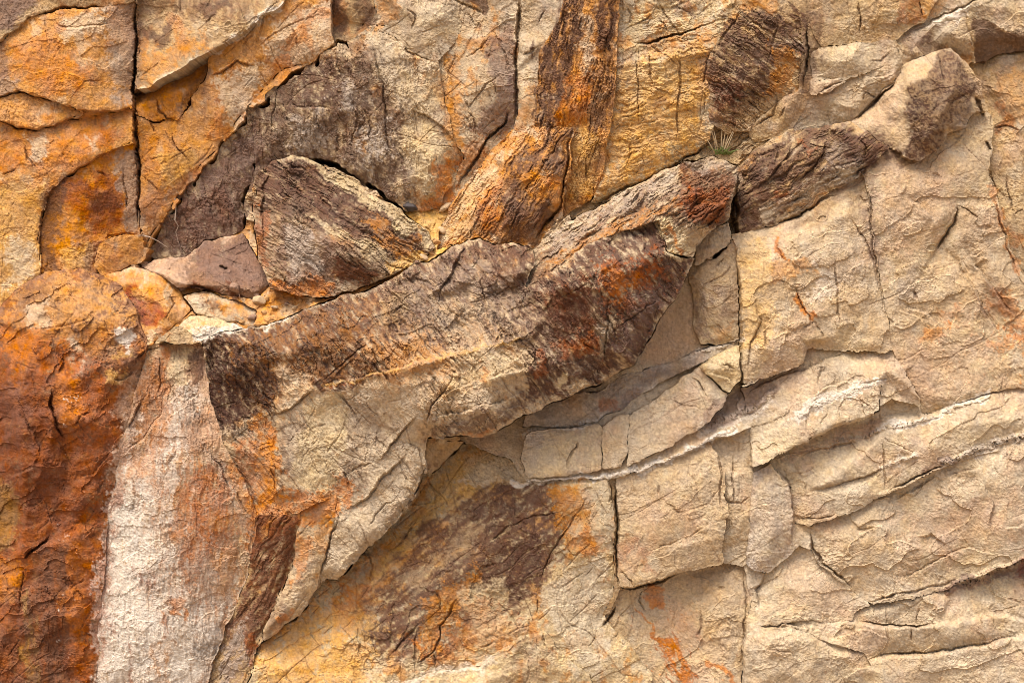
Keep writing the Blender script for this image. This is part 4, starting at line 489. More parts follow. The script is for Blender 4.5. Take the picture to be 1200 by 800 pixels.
S('pink', '170,470 240,470 280,600 260,720 200,700 180,600', 30, .5, 1.8, sk(93, 5, 8), clip='G'); S('brown', '190,520 230,500 250,620 215,700 195,640', 24, .4, 2.0, sk(94, 4, 9), clip='G'); S('ora', '200,560 235,540 240,640 215,660', 20, .35, 2.0, sk(94, 4, 9), clip='G'); S('white', '196,480 212,470 208,560 196,650 186,640', 6, .6, 1.4, sk(93, 5, 7), clip='G')
S('amber', '300,400 420,370 500,400 560,390 520,450 420,440 330,470', 40, .22, 1.8, sk(54, 4, 6), clip='H'); S('sand', '480,350 600,340 620,400 520,430 450,420', 50, .22, 1.9, sk(54, 4, 6), clip='H')

S('white', '135,600 165,580 175,660 190,740 230,740 215,800 120,800 124,680', 14, .7, 1.5, sk(93, 6, 5), clip='G'); S('rust', '225,560 262,560 268,640 235,650', 18, .4, 1.9, sk(95, 4, 8), clip='G')
# ------------------------------------------------------------------ evaluate and build
CX = (QX[:-1, :-1] + QX[1:, 1:]) * .5; CY = (QY[:-1, :-1] + QY[1:, 1:]) * .5
GN = fbm(PX[:-1, :-1], PY[:-1, :-1], 26, 3, 207)
ID = np.full(CX.shape, -2, np.int32)
GAPF = np.ones(PX.shape, np.float32)
for txt, f in (('215,405 250,405 310,590 420,572 402,600 330,665 270,650 230,500', 0.0), ('862,195 1240,170 1240,520 875,440', .3), ('700,500 1240,470 1240,840 700,840', .3), ('500,-40 880,-40 860,150 560,240', .35), ('100,405 195,400 140,840 90,840', 0.0), ('880,-40 1240,-40 1240,200 1010,200 870,270 880,170', .3), ('605,295 640,270 690,262 775,240 825,262 822,300 775,275 690,315 630,365 596,350', 0.0), ('822,0 950,0 955,130 880,165 822,150', 0.0), ('625,-40 735,-40 715,215 680,240 622,150', 0.0), ('400,30 560,30 560,240 480,250 440,150', .12), ('800,260 870,260 870,470 820,420', .6)):
    GAPF[inside(parse(txt, 2), PX, PY)] = f
for bi, b in enumerate(BL):
    rs, cs_ = sl(b['out'], 10)
    x, y = CX[rs, cs_], CY[rs, cs_]
    m = inside(b['out'], x, y)
    sub = ID[rs, cs_]
    sub[m] = bi
    if b['gap'] > 0:
        d = linedist(b['out'], x, y, True)
        g = b['gap'] * GAPF[:-1, :-1][rs, cs_] * np.clip(0.7 + 1.5 * GN[rs, cs_][:x.shape[0], :x.shape[1]], 0, 2)
        sub[m & (d < g)] = -1

for _ in range(60):
    hole = ID == -2
    if not hole.any(): break
    p = np.pad(ID, 1, constant_values=-2)
    for q in (p[:-2, 1:-1], p[2:, 1:-1], p[1:-1, :-2], p[1:-1, 2:]):
        k = hole & (q >= 0) & (ID == -2)
        ID[k] = q[k]

def base_surface(b, x, y):
    pts = [(p[0], p[1]) for p in b['out']]; hs = [p[2] for p in b['out']]
    n = len(pts)
    edges = [(i, (i + 1) % n) for i in range(n)]
    for p in b['inn']:
        pts.append((p[0], p[1])); hs.append(p[2])
    for r in b['rid']:
        last = None
        for p in r:
            k = None
            for j in range(len(pts)):
                if abs(pts[j][0] - p[0]) + abs(pts[j][1] - p[1]) < 3.0: k = j
            if k is None:
                pts.append((p[0], p[1])); hs.append(p[2]); k = len(pts) - 1
            if last is not None and last != k: edges.append((last, k))
            last = k
    vo, eo, fo, ov, oe, of = delaunay_2d_cdt([Vector(p) for p in pts], edges, [], 0, 0.01)
    hz = []
    P = np.array(pts); Hh = np.array(hs)
    for i, v in enumerate(vo):
        if ov[i]: hz.append(np.mean([hs[k] for k in ov[i]]))
        else:
            d = (P[:, 0] - v.x) ** 2 + (P[:, 1] - v.y) ** 2 + 1
            wgt = 1 / d ** 1.5
            hz.append(float((wgt * Hh).sum() / wgt.sum()))
    out = np.full(x.shape, np.nan, np.float32)
    for f in fo:
        a, bb, c = f[:3]
        ax, ay = vo[a]; bx_, by_ = vo[bb]; cx, cy = vo[c]
        det = (by_ - cy) * (ax - cx) + (cx - bx_) * (ay - cy)
        if abs(det) < 1e-6: continue
        x0, x1 = min(ax, bx_, cx), max(ax, bx_, cx); y0, y1 = min(ay, by_, cy), max(ay, by_, cy)
        colr = np.nonzero(((x > x0 - .1) & (x < x1 + .1)).any(0))[0]; rowr = np.nonzero(((y > y0 - .1) & (y < y1 + .1)).any(1))[0]
        if len(colr) == 0 or len(rowr) == 0: continue
        ss = (slice(rowr[0], rowr[-1] + 1), slice(colr[0], colr[-1] + 1))
        xx, yy = x[ss], y[ss]
        l1 = ((by_ - cy) * (xx - cx) + (cx - bx_) * (yy - cy)) / det
        l2 = ((cy - ay) * (xx - cx) + (ax - cx) * (yy - cy)) / det
        l3 = 1 - l1 - l2
        k = (l1 > -.001) & (l2 > -.001) & (l3 > -.001)
        o = out[ss]
        o[k] = (l1 * hz[a] + l2 * hz[bb] + l3 * hz[c])[k]
    for _ in range(26):
        bad = np.isnan(out)
        if not bad.any(): break
        p = np.pad(out, 1, constant_values=np.nan)
        st = np.stack([p[:-2, 1:-1], p[2:, 1:-1], p[1:-1, :-2], p[1:-1, 2:]])
        cnt = (~np.isnan(st)).sum(0)
        sm_ = np.nansum(st, 0)
        fill = bad & (cnt > 0)
        out[fill] = (sm_[fill] / cnt[fill])
    out[np.isnan(out)] = np.mean(hs)
    return out

def blur(a, r):
    if r < 1: return a
    for _ in range(2):
        for axn in (0, 1):
            p = np.pad(a, [(r + 1, r) if k == axn else (0, 0) for k in (0, 1)], mode='edge')
            c = np.cumsum(p.astype(np.float64), axn)
            n = a.shape[axn]; k = 2 * r + 1
            a = ((np.take(c, range(k, k + n), axn) - np.take(c, range(0, n), axn)) / k).astype(np.float32)
    return a

def world(px, py, h):
    s = (DIST - h) / DIST
    return np.stack([(px - 600) * s * U, -h * U, ZC + (400 - py) * s * U], -1)

def make_mesh(name, mat, mask, px, py, h, col, skirt):
    used = np.zeros(px.shape, bool)
    used[:-1, :-1] |= mask; used[1:, :-1] |= mask; used[:-1, 1:] |= mask; used[1:, 1:] |= mask
    idx = np.full(px.shape, -1, np.int64); nv = int(used.sum()); idx[used] = np.arange(nv)
    r, c = np.nonzero(mask)
    quads = np.stack([idx[r, c], idx[r + 1, c], idx[r + 1, c + 1], idx[r, c + 1]], 1)
    mp = np.pad(mask, 1)
    E_ = []
    t = mask & ~mp[:-2, 1:-1]; r, c = np.nonzero(t); E_.append(np.stack([idx[r, c + 1], idx[r, c]], 1))
    t = mask & ~mp[2:, 1:-1]; r, c = np.nonzero(t); E_.append(np.stack([idx[r + 1, c], idx[r + 1, c + 1]], 1))
    t = mask & ~mp[1:-1, :-2]; r, c = np.nonzero(t); E_.append(np.stack([idx[r, c], idx[r + 1, c]], 1))
    t = mask & ~mp[1:-1, 2:]; r, c = np.nonzero(t); E_.append(np.stack([idx[r + 1, c + 1], idx[r, c + 1]], 1))
    E_ = np.concatenate(E_)
    vx, vy, vh = px[used].astype(np.float64), py[used].astype(np.float64), h[used].astype(np.float64)
    vc = col[used]
    for _ in range(2):
        for arr in (vx, vy, vh):
            acc = np.zeros(nv); cnt = np.zeros(nv)
            np.add.at(acc, E_[:, 0], arr[E_[:, 1]]); np.add.at(acc, E_[:, 1], arr[E_[:, 0]])
            np.add.at(cnt, E_[:, 0], 1); np.add.at(cnt, E_[:, 1], 1)
            k = cnt > 0
            arr[k] = .5 * arr[k] + .5 * acc[k] / cnt[k]
    P = world(vx, vy, vh)
    bv = np.unique(E_)
    remap = np.full(nv, -1, np.int64); remap[bv] = np.arange(len(bv))
    rows = [P]
    cols = [vc]
    fr = (0.0, 0.35, 1.0)
    jit = np.sin(vx[bv] * .9) * np.cos(vy[bv] * .8)
    for q in fr:
        hb = vh[bv] - 1.5 * skirt * q
        R_ = P[bv].copy(); R_[:, 1] = -hb * U
        if q > 0: R_[:, 0] += jit * .008; R_[:, 2] += jit * .008
        rows.append(R_); cols.append(vc[bv])
    sk = []
    for k in range(len(fr) - 1):
        o0 = nv + k * len(bv); o1 = o0 + len(bv)
        a, b_ = remap[E_[:, 0]], remap[E_[:, 1]]
        sk.append(np.stack([o0 + a, o1 + a, o1 + b_, o0 + b_], 1)[:, ::-1])
    V = np.concatenate(rows).astype(np.float32); Fq = np.concatenate([quads] + sk).astype(np.int32)
    CC = np.concatenate(cols).astype(np.float32)
    me = bpy.data.meshes.new(name)
    me.vertices.add(len(V)); me.vertices.foreach_set('co', V.ravel())
    me.loops.add(len(Fq) * 4); me.loops.foreach_set('vertex_index', Fq.ravel())
    me.polygons.add(len(Fq)); me.polygons.foreach_set('loop_start', np.arange(len(Fq), dtype=np.int32) * 4)
    me.polygons.foreach_set('use_smooth', np.zeros(len(Fq), bool))
    at = me.attributes.new('stone', 'FLOAT_COLOR', 'POINT')
    at.data.foreach_set('color', np.concatenate([CC, np.ones((len(CC), 1), np.float32)], 1).ravel())
    me.update(calc_edges=True)
    me.materials.append(mat)
    return me

def rock_material():
    m = bpy.data.materials.new('weathered_rock'); m.use_nodes = True
    nt = m.node_tree; N = nt.nodes; L = nt.links
    b = N['Principled BSDF']
    b.inputs['Roughness'].default_value = .95
    b.inputs['Specular IOR Level'].default_value = .08
    at = N.new('ShaderNodeAttribute'); at.attribute_name = 'stone'
    tc = N.new('ShaderNodeTexCoord')
    def noise(sc, det, rough=.6):
        n = N.new('ShaderNodeTexNoise'); n.inputs['Scale'].default_value = sc; n.inputs['Detail'].default_value = det; n.inputs['Roughness'].default_value = rough
        L.new(tc.outputs['Object'], n.inputs['Vector']); return n
    n1 = noise(22, 5, .7); n2 = noise(70, 3, .7); n3 = noise(6, 4)
    def ramp(src, lo, hi, a, bb):
        r = N.new('ShaderNodeMapRange'); r.inputs['From Min'].default_value = lo; r.inputs['From Max'].default_value = hi
        r.inputs['To Min'].default_value = a; r.inputs['To Max'].default_value = bb
        L.new(src, r.inputs['Value']); return r.outputs[0]
    def mul(a, bb):
        x = N.new('ShaderNodeMath'); x.operation = 'MULTIPLY'; L.new(a, x.inputs[0]); L.new(bb, x.inputs[1]); return x.outputs[0]
    v = mul(mul(ramp(n1.outputs[0], .3, .7, .82, 1.16), ramp(n2.outputs[0], .3, .7, .84, 1.15)), ramp(n3.outputs[0], .3, .7, .92, 1.08))
    hsv = N.new('ShaderNodeHueSaturation'); L.new(at.outputs['Color'], hsv.inputs['Color']); L.new(v, hsv.inputs['Value'])
    L.new(ramp(n3.outputs[0], .3, .7, .9, 1.12), hsv.inputs['Saturation'])
    L.new(hsv.outputs[0], b.inputs['Base Color'])
    bp = N.new('ShaderNodeBump'); bp.inputs['Strength'].default_value = .5; bp.inputs['Distance'].default_value = .014
    nb = noise(55, 5, .7)
    L.new(nb.outputs[0], bp.inputs['Height']); L.new(bp.outputs[0], b.inputs['Normal'])
    return m
ROCK = rock_material()

# carved joints, seams: one global field
CARVE = np.zeros(PX.shape, np.float32)
JOIN = np.zeros(PX.shape, np.float32)      # manganese staining that has seeped along the joints
for pts, wd, dp, lip, lr in KR:
    rs, cs_ = sl(pts, max(wd * 3, lr * 2.5) + 8)
    x, y = QX[rs, cs_], QY[rs, cs_]
    d, sg, tt = linedist(pts, x, y, False, True)
    endf = sstep(0, .3, tt + .02) * sstep(0, .3, 1.02 - tt)
    nn = N2[rs, cs_]
    ww = (max(wd * .85, 1.25) if dp > 0 else wd) * np.clip(1 + .35 * nn, .6, 1.6) * (.4 + .6 * endf)
    g = (1.5 if wd >= 1.9 or dp < 0 else .8) * dp * np.clip(1 - d / ww, 0, 1) ** .6 * endf * np.clip(1 + .5 * N1[rs, cs_], .45, 1.5)
    sub = CARVE[rs, cs_]
    np.minimum(sub, -g, out=sub) if dp > 0 else np.maximum(sub, -g, out=sub)
    js = JOIN[rs, cs_]
    np.maximum(js, (.7 if wd >= 1.9 else .55) * np.clip(1.25 - d / (1.3 + 1.6 * np.clip(N1[rs, cs_], 0, 1)), 0, 1) * sstep(-.3, .4, nn + N3[rs, cs_]) * endf, out=js)
    if lip:
        LIP_ = lip * np.exp(-d / lr) * np.clip(sg * d / 1.2, -1, 1) * endf
        LIPF[rs, cs_] += LIP_ if LIPF is not None else 0

# seams of pale mineral stand slightly proud, broken into short lengths
for pts, wd, up, ln_ in VE:
    rs, cs_ = sl(pts, wd * 2 + 10)
    x, y = QX[rs, cs_], QY[rs, cs_]
    d, sg, tt = linedist(pts, x, y, False, True)
    tot = sum(math.hypot(pts[i + 1][0] - pts[i][0], pts[i + 1][1] - pts[i][1]) for i in range(len(pts) - 1))
    ph = tt * tot / ln_ + .8 * N2[rs, cs_]
    fr_ = np.abs(ph - np.floor(ph) - .5) * 2
    LIPF[rs, cs_] += up * np.clip(1.6 * (1 - d / (wd * np.clip(1 + .5 * N1[rs, cs_], .4, 1.6))), 0, 1) * (1 - 1.0 * sstep(.78, 1, fr_)) * np.clip(.8 + N2[rs, cs_], .2, 1.5)

alphas = []
for col, pts, soft, op, rough, kind, clip in ST:
    rs, cs_ = sl(pts, soft * 2 + 30)
    x, y = QX[rs, cs_] + 2.0 * WX[rs, cs_], QY[rs, cs_] + 2.0 * WY[rs, cs_]
    closed = len(pts) > 2 and kind[0] != 'line'
    d = linedist(pts, x, y, closed)
    if closed: d = np.where(inside(pts, x, y), d, -d)
    else: d = kind[1] - d
    if kind[0] == 'streak': nn = streak(kind[1], kind[2], kind[3])[rs, cs_] * .85 + N2[rs, cs_] * .3
    elif kind[0] == 'speck': nn = N4[rs, cs_] * .7 + N2[rs, cs_] * .7
    else: nn = N1[rs, cs_] * .55 + N2[rs, cs_] * .55
    top = .6 if kind[0] in ('m', 'line') else .36
    wq = (.65 if clip == ['I'] else .42) if kind[0] == 'streak' else .32
    a = op * sstep(-wq, wq, np.clip(d / soft, -1.3, top) + (nn * .9 + .38 * N4[rs, cs_] + .25 * N5[rs, cs_]) * rough * 1.2)
    if kind[0] == 'm' and col in ('ora', 'rust', 'red', 'amber'): a = a * np.clip(.8 + .35 * N2[rs, cs_] + .25 * N4[rs, cs_], .15, 1)
    alphas.append((lin(PAL[col]) if isinstance(col, str) else lin(col), rs, cs_, a.astype(np.float32), clip))

HA = {None: [(-28, 46, .55), (62, 60, .45), (96, 60, .45)], 'H': [(52, 16, .9), (-18, 44, .8), (64, 22, .8), (-50, 40, .7)], 'U': [(-36, 8, .9), (52, 30, .7)], 'D': [(33, 8, 1), (120, 30, .7)], 'E': [(-58, 13, .7), (20, 30, .6)],
      'C': [(75, 20, .9), (-40, 30, .8), (10, 34, .7)], 'T6': [(98, 11, .7)], 'T7': [(88, 20, .9), (-38, 34, .8), (40, 36, .7)], 'T4': [(60, 18, .8), (-50, 20, .8), (95, 24, .7)], 'T2': [(60, 16, .8), (-40, 20, .8)], 'I': [(-40, 20, .9), (50, 30, .8), (80, 34, .7)], 'M2': [(-32, 9, .9), (40, 26, .7)], 'T8': [(35, 9, .9), (100, 24, .8)],
      'S1': [(-58, 10, .9)], 'S2': [(-55, 14, .9)], 'G': [(86, 20, .6)], 'F': [(-45, 30, .8), (70, 34, .8), (10, 40, .6)], 'J0': [], 'W2': [(88, 40, .6), (-20, 46, .5)], 'W8': [(-45, 24, .8), (70, 30, .8)], 'W6': [(82, 22, .8), (-35, 30, .8)], 'Z': [(15, 14, .8), (70, 30, .6)]}
MOT = dict(wall=[('ora', 52, .1, .5), ('pale', 37, .3, .42), ('brown', 21, .25, .5), ('rust', 63, .3, .45), ('grey', 30, .4, .5)],
           bulge=[('ora', 42, .05, .5), ('khaki', 24, .35, .5), ('drust', 33, .1, .45), ('yel', 19, .4, .45), ('umber', 13, .3, .5)],
           tan=[('khaki', 43, .1, .45), ('pale', 31, .2, .5), ('pink', 64, .1, .4), ('brown', 9, .5, .45), ('straw', 80, .1, .4)],
           dark=[('pale', 17, .3, .5), ('umber', 12, .25, .55), ('amber', 34, .35, .5), ('grey', 26, .3, .4)],
           yel=[('pale', 22, .1, .55), ('amber', 28, .1, .6), ('ora', 15, .4, .5), ('umber', 10, .5, .28)])
MOTK = {k: v for v, ks in dict(wall='W1 W2 W3 W4 W5 W5b W6 W7 W8 T1', bulge='F', dark='C T8 D U H Hb S1 S2 M2 R3 Z T6', yel='T7 E I Ib LG F2 Y1 Y2 T4').items() for k in ks.split()}
cliff_me = None
def core_mesh():
    me = bpy.data.meshes.new('cliff')
    x0, x1, z0, z1, y0, y1 = -11.2, 11.2, -.4, 13.4, 1.75, 7.0
    v = []; f = []
    n = 40
    for i in range(n + 1):
        for j in range(n + 1):
            xx = x0 + (x1 - x0) * i / n; zz = z0 + (z1 - z0) * j / n
            v.append((xx, y0 + .05 * math.sin(3 * xx + zz) * math.cos(2.1 * zz), zz))
    for i in range(n):
        for j in range(n):
            a = i * (n + 1) + j
            f.append((a, a + n + 1, a + n + 2, a + 1))
    k = len(v)
    v += [(x0, y1, z0), (x1, y1, z0), (x1, y1, z1), (x0, y1, z1)]
    f += [(k, k + 3, k + 2, k + 1), (0, k, k + 1, n * (n + 1)), (n, (n + 1) ** 2 - 1, k + 2, k + 3), (0, n, k + 3, k), (n * (n + 1), k + 1, k + 2, (n + 1) ** 2 - 1)]
    me.from_pydata(v, [], f)
    at = me.attributes.new('stone', 'FLOAT_COLOR', 'POINT')
    c = list(lin(PAL['khaki'])) + [1.0]
    at.data.foreach_set('color', c * len(v))
    me.materials.append(ROCK)
    return me
cliff = bpy.data.objects.new('cliff', core_mesh())
C.objects.link(cliff)
cliff['kind'] = 'structure'
cliff['label'] = 'weathered orange and tan sandstone cliff face of jointed blocks'

# how broken each area is: sheared smooth faces carry less relief
DET = np.ones(PX.shape, np.float32)
for txt, f in (('325,455 375,450 480,445 510,470 500,540 470,600 400,672 378,670 395,590 330,575', .4), ('725,560 845,520 850,660 725,690', .6), ('740,480 850,420 850,480 735,550', .5), ('745,430 790,330 815,330 830,405', .3), ('130,540 240,540 280,640 240,800 120,800', .65), ('1000,145 1060,90 1070,165 1030,165', .5), ('1050,400 1200,400 1200,455 1080,480', .6), ('880,550 925,550 925,660 880,660', .6)):
    dd = linedist(parse(txt, 2), QX, QY, True); dd = np.where(inside(parse(txt, 2), QX, QY), dd, -dd)
    DET *= 1 - (1 - f) * sstep(-6, 8, dd)
HMAP = np.full(PX.shape, -60, np.float32)
for bi, b in enumerate(BL):
    mk = ID == bi
    if not mk.any(): print('EMPTY', b['key']); continue
    rr = np.nonzero(mk.any(1))[0]; cc = np.nonzero(mk.any(0))[0]
    r0, r1, c0, c1 = rr[0], rr[-1] + 1, cc[0], cc[-1] + 1
    m = mk[r0:r1, c0:c1]
    s = (slice(r0, r1 + 1), slice(c0, c1 + 1))
    px, py, qx, qy = PX[s], PY[s], QX[s], QY[s]
    kf = 1.0 if b['key'] in ('H', 'U', 'D', 'E', 'F', 'I', 'M1', 'S1', 'S2', 'O1', 'O3', 'Z', 'F2', 'W6', 'W7', 'J6') else .7
    h = base_surface(b, qx, qy)
    if kf < 1 and (b['inn'] or b['rid']):
        rim = base_surface(dict(b, inn=[], rid=[]), qx, qy)
        h = rim + kf * (h - rim)
    h = blur(h, b['sm']) * 1.2
    d = linedist(b['out'], qx, qy, True)
    rd = .75 * b['rd'] * (1 + .6 * N2[s])
    h = h - .3 * b['dr'] * GAPF[s] * np.clip(.8 + N1[s], .1, 2) * np.clip(1 - d / np.maximum(rd, 1.5), 0, 1) ** 2
    sd = 300
    if b['fa']:
        u, v = rot(px + 1.3 * WX[s], py + 1.3 * WY[s], b['fang'])
        c1_, e1 = cells(u / b['fan'], v, b['fs'] * 2.0, sd, 1.0, .5, 2)
        c2_, e2 = cells(u / b['fan'], v, b['fs'] * .8, sd + 1, .6, .55)
        c3_, e3 = cells(u / b['fan'], v, b['fs'] * .33, sd + 2, .6, .55)
        h = h + DET[s] * b['fa'] * (c1_ * 1.9 + c2_ * .6 * (.35 + sstep(-.2, .4, N1[s])) + c3_ * .4 * sstep(-.1, .5, N3[s] + .6 * N2[s]))
    if b['sa']:
        u, v = rot(px + 1.6 * WX[s], py + 1.6 * WY[s], b['sang'])
        n = fbm(u / 11, v, b['sw'] * .8, 4, sd + 2, .65)
        h = h + DET[s] * 1.15 * b['sa'] * (1 - 2 * np.abs(n)) * (.45 + sstep(-.4, .5, N1[s]))
    if b['ta']:
        u, v = rot(px, py, -22)
        n = fbm(u * .7, v * 1.3, b['ts'] * 2.2, 4, sd + 3, .42) * 1.6
        fl = np.floor(n); fr_ = n - fl
        h = h + DET[s] * .55 * b['ta'] * (fl + sstep(.93, .995, fr_) + .4 * fr_)
    if b['ra']:
        h = h + b['ra'] * (fbm(px, py, 40, 6, sd + 4, .5) * .9) + (.25 + 1.1 * DET[s] * sstep(-.1, .7, N1[s] + .6 * N3[s])) * N4[s] + .38 * N5[s] + .7 * N2[s] * sstep(-.2, .6, N3[s])
    cra = 0
    if b['ca']:
        for q, (f, wgt) in enumerate(((1.0, 1.0), (.45, .7))):
            u = px + 2.2 * WX[s]; v = py + 2.2 * WY[s]
            _, ee = cells(u, v * .8, b['cs'] * f, sd + 5 + q)
            ln1 = np.clip(1.15 - ee * b['cs'] * f / 1.5, 0, 1) * sstep(.0, .45, (N3[s] if q == 0 else N1[s]) + .35 * N2[s])
            h = h - .8 * wgt * b['ca'] * ln1
            cra = np.maximum(cra, .2 * wgt * min(b['ca'], 1.3) * ln1)
    for q, (ang, gp, wgt) in enumerate(HA.get(b['key'], HA[None])):
        hl = hairs(px, py, ang, gp, 900 + 5 * q + int(ang) % 50) * wgt
        h = h - 1.5 * hl
        cra = np.maximum(cra, .5 * hl)
    h = h + CARVE[s] + LIPF[s]
    col = np.empty(px.shape + (3,), np.float32); col[:] = lin(PAL[b['col']])
    # mineral variation of the stone itself
    col *= (1 + .10 * N1[s] + .07 * N3[s])[..., None]
    grain = np.clip(1 + .17 * N4[s] + .2 * N5[s] + .06 * N2[s], .4, 1.6)[..., None]
    warm = np.clip(.5 + .9 * fbm(px, py, 60, 4, 401), 0, 1)[..., None]
    col = col * (1 - .22 * warm * np.array([0, .2, .45], np.float32))
    for cn, sc, th, op in MOT[MOTK.get(b['key'], 'tan')]:
        ma = (op * sstep(th, th + .3, fbm(px, py * .8, sc, 6, 500 + int(sc) + len(cn), .62)))[..., None]
        col = col * (1 - ma) + ma * lin(PAL[cn])
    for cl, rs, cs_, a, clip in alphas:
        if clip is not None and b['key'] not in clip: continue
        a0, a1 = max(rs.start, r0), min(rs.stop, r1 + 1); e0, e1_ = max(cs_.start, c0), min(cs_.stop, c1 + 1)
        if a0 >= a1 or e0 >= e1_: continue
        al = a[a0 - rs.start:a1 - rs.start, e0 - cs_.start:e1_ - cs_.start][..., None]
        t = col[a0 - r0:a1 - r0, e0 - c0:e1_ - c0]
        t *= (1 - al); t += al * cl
    ja = np.maximum(JOIN[s], cra)[..., None]
    col = (col * (1 - ja) + ja * lin(PAL['umber'])) * grain
    HM = HMAP[s]
    ok = np.zeros(px.shape, bool); ok[:-1, :-1] |= m; ok[1:, 1:] |= m
    HM[ok] = h[ok]
    me = make_mesh(b['name'], ROCK, m, px, py, h, col, b['skirt'])
    nm = b['thing'] or b['name']
    o = bpy.data.objects.new(nm, me)
    C.objects.link(o)
    if b['thing']:
        o['label'] = b['label']; o['category'] = 'rock' if b['thing'] == 'rock' else 'boulder'
    else:
        o.parent = cliff
        if b['label']: o['label'] = b['label']

def surf(px, py):
    c = int(np.clip(np.searchsorted(AX, px), 0, len(AX) - 1)); r = int(np.clip(np.searchsorted(AY, py), 0, len(AY) - 1))
    return float(HMAP[r, c])
# ------------------------------------------------------------------ ground below the face
gm = bpy.data.materials.new('gravel_ground'); gm.use_nodes = True
gn = gm.node_tree
b = gn.nodes['Principled BSDF']; b.inputs['Roughness'].default_value = .95
n = gn.nodes.new('ShaderNodeTexNoise'); n.inputs['Scale'].default_value = 3; n.inputs['Detail'].default_value = 8
r = gn.nodes.new('ShaderNodeValToRGB')
r.color_ramp.elements[0].color = (.20, .14, .09, 1); r.color_ramp.elements[1].color = (.42, .31, .20, 1)
gn.links.new(n.outputs[0], r.inputs[0]); gn.links.new(r.outputs[0], b.inputs['Base Color'])
me = bpy.data.meshes.new('ground')
me.from_pydata([(-600, -900, 0), (600, -900, 0), (600, 300, 0), (-600, 300, 0)], [], [(0, 1, 2, 3)])
me.materials.append(gm)
g = bpy.data.objects.new('ground', me); C.objects.link(g); g['kind'] = 'structure'

# ------------------------------------------------------------------ plants and loose stones
def plain(name, c, rough=.7, var=.25):
    m = bpy.data.materials.new(name); m.use_nodes = True
    t = m.node_tree; p = t.nodes['Principled BSDF']; p.inputs['Roughness'].default_value = rough
    nz = t.nodes.new('ShaderNodeTexNoise'); nz.inputs['Scale'].default_value = 25; nz.inputs['Detail'].default_value = 4
    cr = t.nodes.new('ShaderNodeValToRGB')
    cr.color_ramp.elements[0].position = .3; cr.color_ramp.elements[1].position = .7
    cr.color_ramp.elements[0].color = [v * (1 - var) for v in c] + [1]; cr.color_ramp.elements[1].color = [v * (1 + var) for v in c] + [1]
    t.links.new(nz.outputs[0], cr.inputs[0]); t.links.new(cr.outputs[0], p.inputs['Base Color'])
    return m
GREEN = plain('grass_green', (.15, .19, .045)); STRAW = plain('dry_grass', (.55, .42, .24)); TWIG = plain('twig_bark', (.34, .26, .19))
DSTONE = plain('dark_stone', (.045, .035, .032), .8); BSTONE = plain('brown_stone', (.22, .13, .08), .85, .4); TSTONE = plain('tan_stone', (.42, .29, .16), .9, .35)

def blade(name, mat, pts, wid, flat=.35, par=None):
    """tapered curved stem: pts are (x, y, h) on the survey grid"""
    P = [Vector(tuple(world(np.array(p[0]), np.array(p[1]), np.array(p[2])))) for p in pts]
    V, F = [], []
    n = len(P)
    for i, p in enumerate(P):
        t = (P[min(i + 1, n - 1)] - P[max(i - 1, 0)]).normalized()
        a = t.cross(Vector((0, 1, 0)))
        if a.length < 1e-4: a = Vector((1, 0, 0))
        a.normalize(); bb = t.cross(a).normalized()
        w_ = wid * U * (1 - .85 * (i / (n - 1)) ** 1.5) * .5
        V += [p + a * w_, p + bb * w_ * flat, p - a * w_, p - bb * w_ * flat]
    for i in range(n - 1):
        for k in range(4):
            F.append((i * 4 + k, i * 4 + (k + 1) % 4, i * 4 + 4 + (k + 1) % 4, i * 4 + 4 + k))
    F.append((3, 2, 1, 0)); F.append(tuple(4 * n - 4 + k for k in range(4)))
    base = P[0] if par is None else Vector(par.location)
    me = bpy.data.meshes.new(name); me.from_pydata([tuple(v - base) for v in V], [], F); me.materials.append(mat)
    o = bpy.data.objects.new(name, me); C.objects.link(o)
    if par is not None: o.parent = par
    else: o.location = base
    return o

random.seed(5)
def tuft(name, x, y, greens, stalks, label):
    h0 = surf(x, y)
    e = bpy.data.objects.new(name, None); C.objects.link(e)
    e.location = tuple(float(t) for t in world(np.array(x), np.array(y), np.array(h0)))
    e.empty_display_size = .05
    e['label'] = label; e['category'] = 'grass'
    for (x0, dx, up, dh, wd) in greens:
        pts = [(x0 + dx * t ** 1.3, y + 2 - up * (1.25 * t - .35 * t * t), h0 - 1 + 4 + dh * t) for t in np.linspace(0, 1, 6)]
        blade('leaf_blade', GREEN, pts, wd, .35, e)
    for (x0, dx, up, dh, wd) in stalks:
        pts = [(x0 + dx * t ** 1.2, y + 2 - up * t, h0 + 2 + dh * t + 5 * math.sin(t * 3)) for t in np.linspace(0, 1, 7)]
        blade('dry_stalk', STRAW, pts, wd, .8, e)
    return e
tuft('grass_tuft', 846, 179, [(838 + random.random() * 18, random.uniform(-12, 14), random.uniform(5, 11), random.uniform(4, 14), random.uniform(2.0, 3.0)) for _ in range(17)],
     [(840, -12, 50, 8, 1.5), (843, -16, 42, 12, 1.5), (845, 2, 50, 6, 1.5), (846, 8, 46, 9, 1.5), (848, 14, 52, 8, 1.5), (847, 18, 38, 14, 1.5), (842, -6, 30, 14, 1.5), (850, 10, 26, 16, 1.5), (838, -14, 24, 12, 1.5)],
     'small green grass tuft with dry stalks rooted above the slab top')

def stem(pts, wd, mat, label, name='dry_stem'):
    o = blade(name, mat, [(x, y, max(surf(x, y), -110) + d) for x, y, d in pts], wd, .9)
    o['label'] = label; o['category'] = 'stem'
stem([(163, 276, 2), (168, 276, 6), (176, 278, 12), (186, 283, 16), (196, 290, 12), (204, 297, 2)], 1.6, TWIG, 'pale arched dry stem crossing the vertical joint')
stem([(205, 232, 1), (206, 246, 4), (205, 258, 5), (209, 265, 5), (206, 272, 5), (209, 284, 4), (213, 293, 1)], 1.5, TWIG, 'thin pale root hanging on the grey slab')

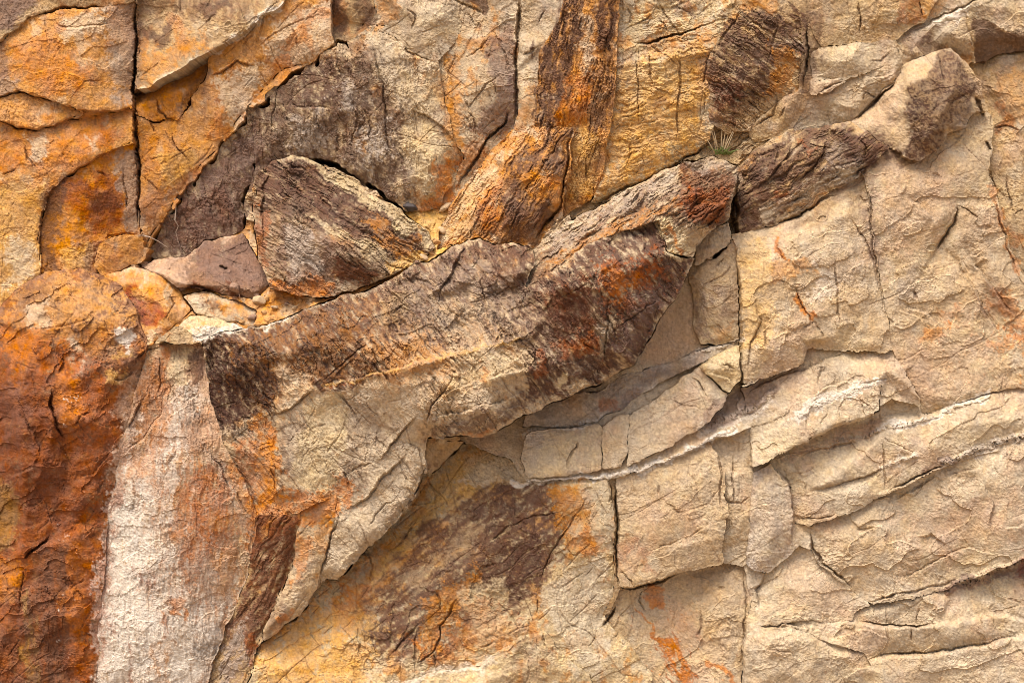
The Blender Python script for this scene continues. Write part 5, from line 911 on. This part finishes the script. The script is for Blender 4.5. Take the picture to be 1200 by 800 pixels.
def stone(x, y, sx, sy, sz, mat, label, seed, rz=0, lift=.3, group=None):
    import bmesh
    rs = np.random.RandomState(seed)
    bm = bmesh.new()
    for _ in range(26):
        v = rs.normal(size=3); v /= np.linalg.norm(v); v *= .82 + .3 * rs.rand()
        a, bq = v[0] * sx, v[1] * sy
        c, s_ = math.cos(math.radians(rz)), math.sin(math.radians(rz))
        bm.verts.new(((a * c - bq * s_) * U, v[2] * sz * U, -(a * s_ + bq * c) * U))
    bmesh.ops.convex_hull(bm, input=bm.verts[:])
    for v in [v for v in bm.verts if not v.link_faces]: bm.verts.remove(v)
    bmesh.ops.bevel(bm, geom=bm.edges[:], offset=.006, segments=1, affect='EDGES')
    me = bpy.data.meshes.new('stone'); bm.to_mesh(me); bm.free(); me.materials.append(mat)
    o = bpy.data.objects.new('stone', me); C.objects.link(o)
    o.location = tuple(float(t) for t in world(np.array(x), np.array(y), np.array(surf(x, y) + sz * lift)))
    o['label'] = label; o['category'] = 'stone'
    if group: o['group'] = group
stone(480, 243, 10, 6, 8, DSTONE, 'small black stone resting at the upper edge of the striped boulder', 3, 8)
stone(522, 243, 10, 4, 7, TSTONE, 'flat tan chip of stone in the notch between the two boulders', 8, -35)
stone(275, 338, 8, 7, 8, BSTONE, 'dark brown stone wedged beside the purple slab', 12, 30)
stone(304, 352, 9, 6, 7, TSTONE, 'tan stone chip under the large wedge boulder', 21, 10)

OSTONE = plain('ochre_stone', (.40, .22, .08), .9, .45)
for i, (x, y) in enumerate(((310, 366), (322, 360), (336, 356), (352, 352), (366, 350), (296, 372), (283, 377), (345, 361), (214, 338), (505, 296), (497, 301), (488, 307), (512, 284), (518, 270), (300, 345), (312, 350))):
    r_ = random.uniform(2.6, 5.2)
    stone(x, y, r_ * random.uniform(1, 1.6), r_ * .8, r_, (OSTONE, TSTONE, BSTONE)[i % 3], ('ochre', 'tan', 'dark brown')[i % 3] + ' rubble stone lying in the ledge crevice', 40 + i, random.uniform(-40, 40), .2, 'rubble stones on the ledge')
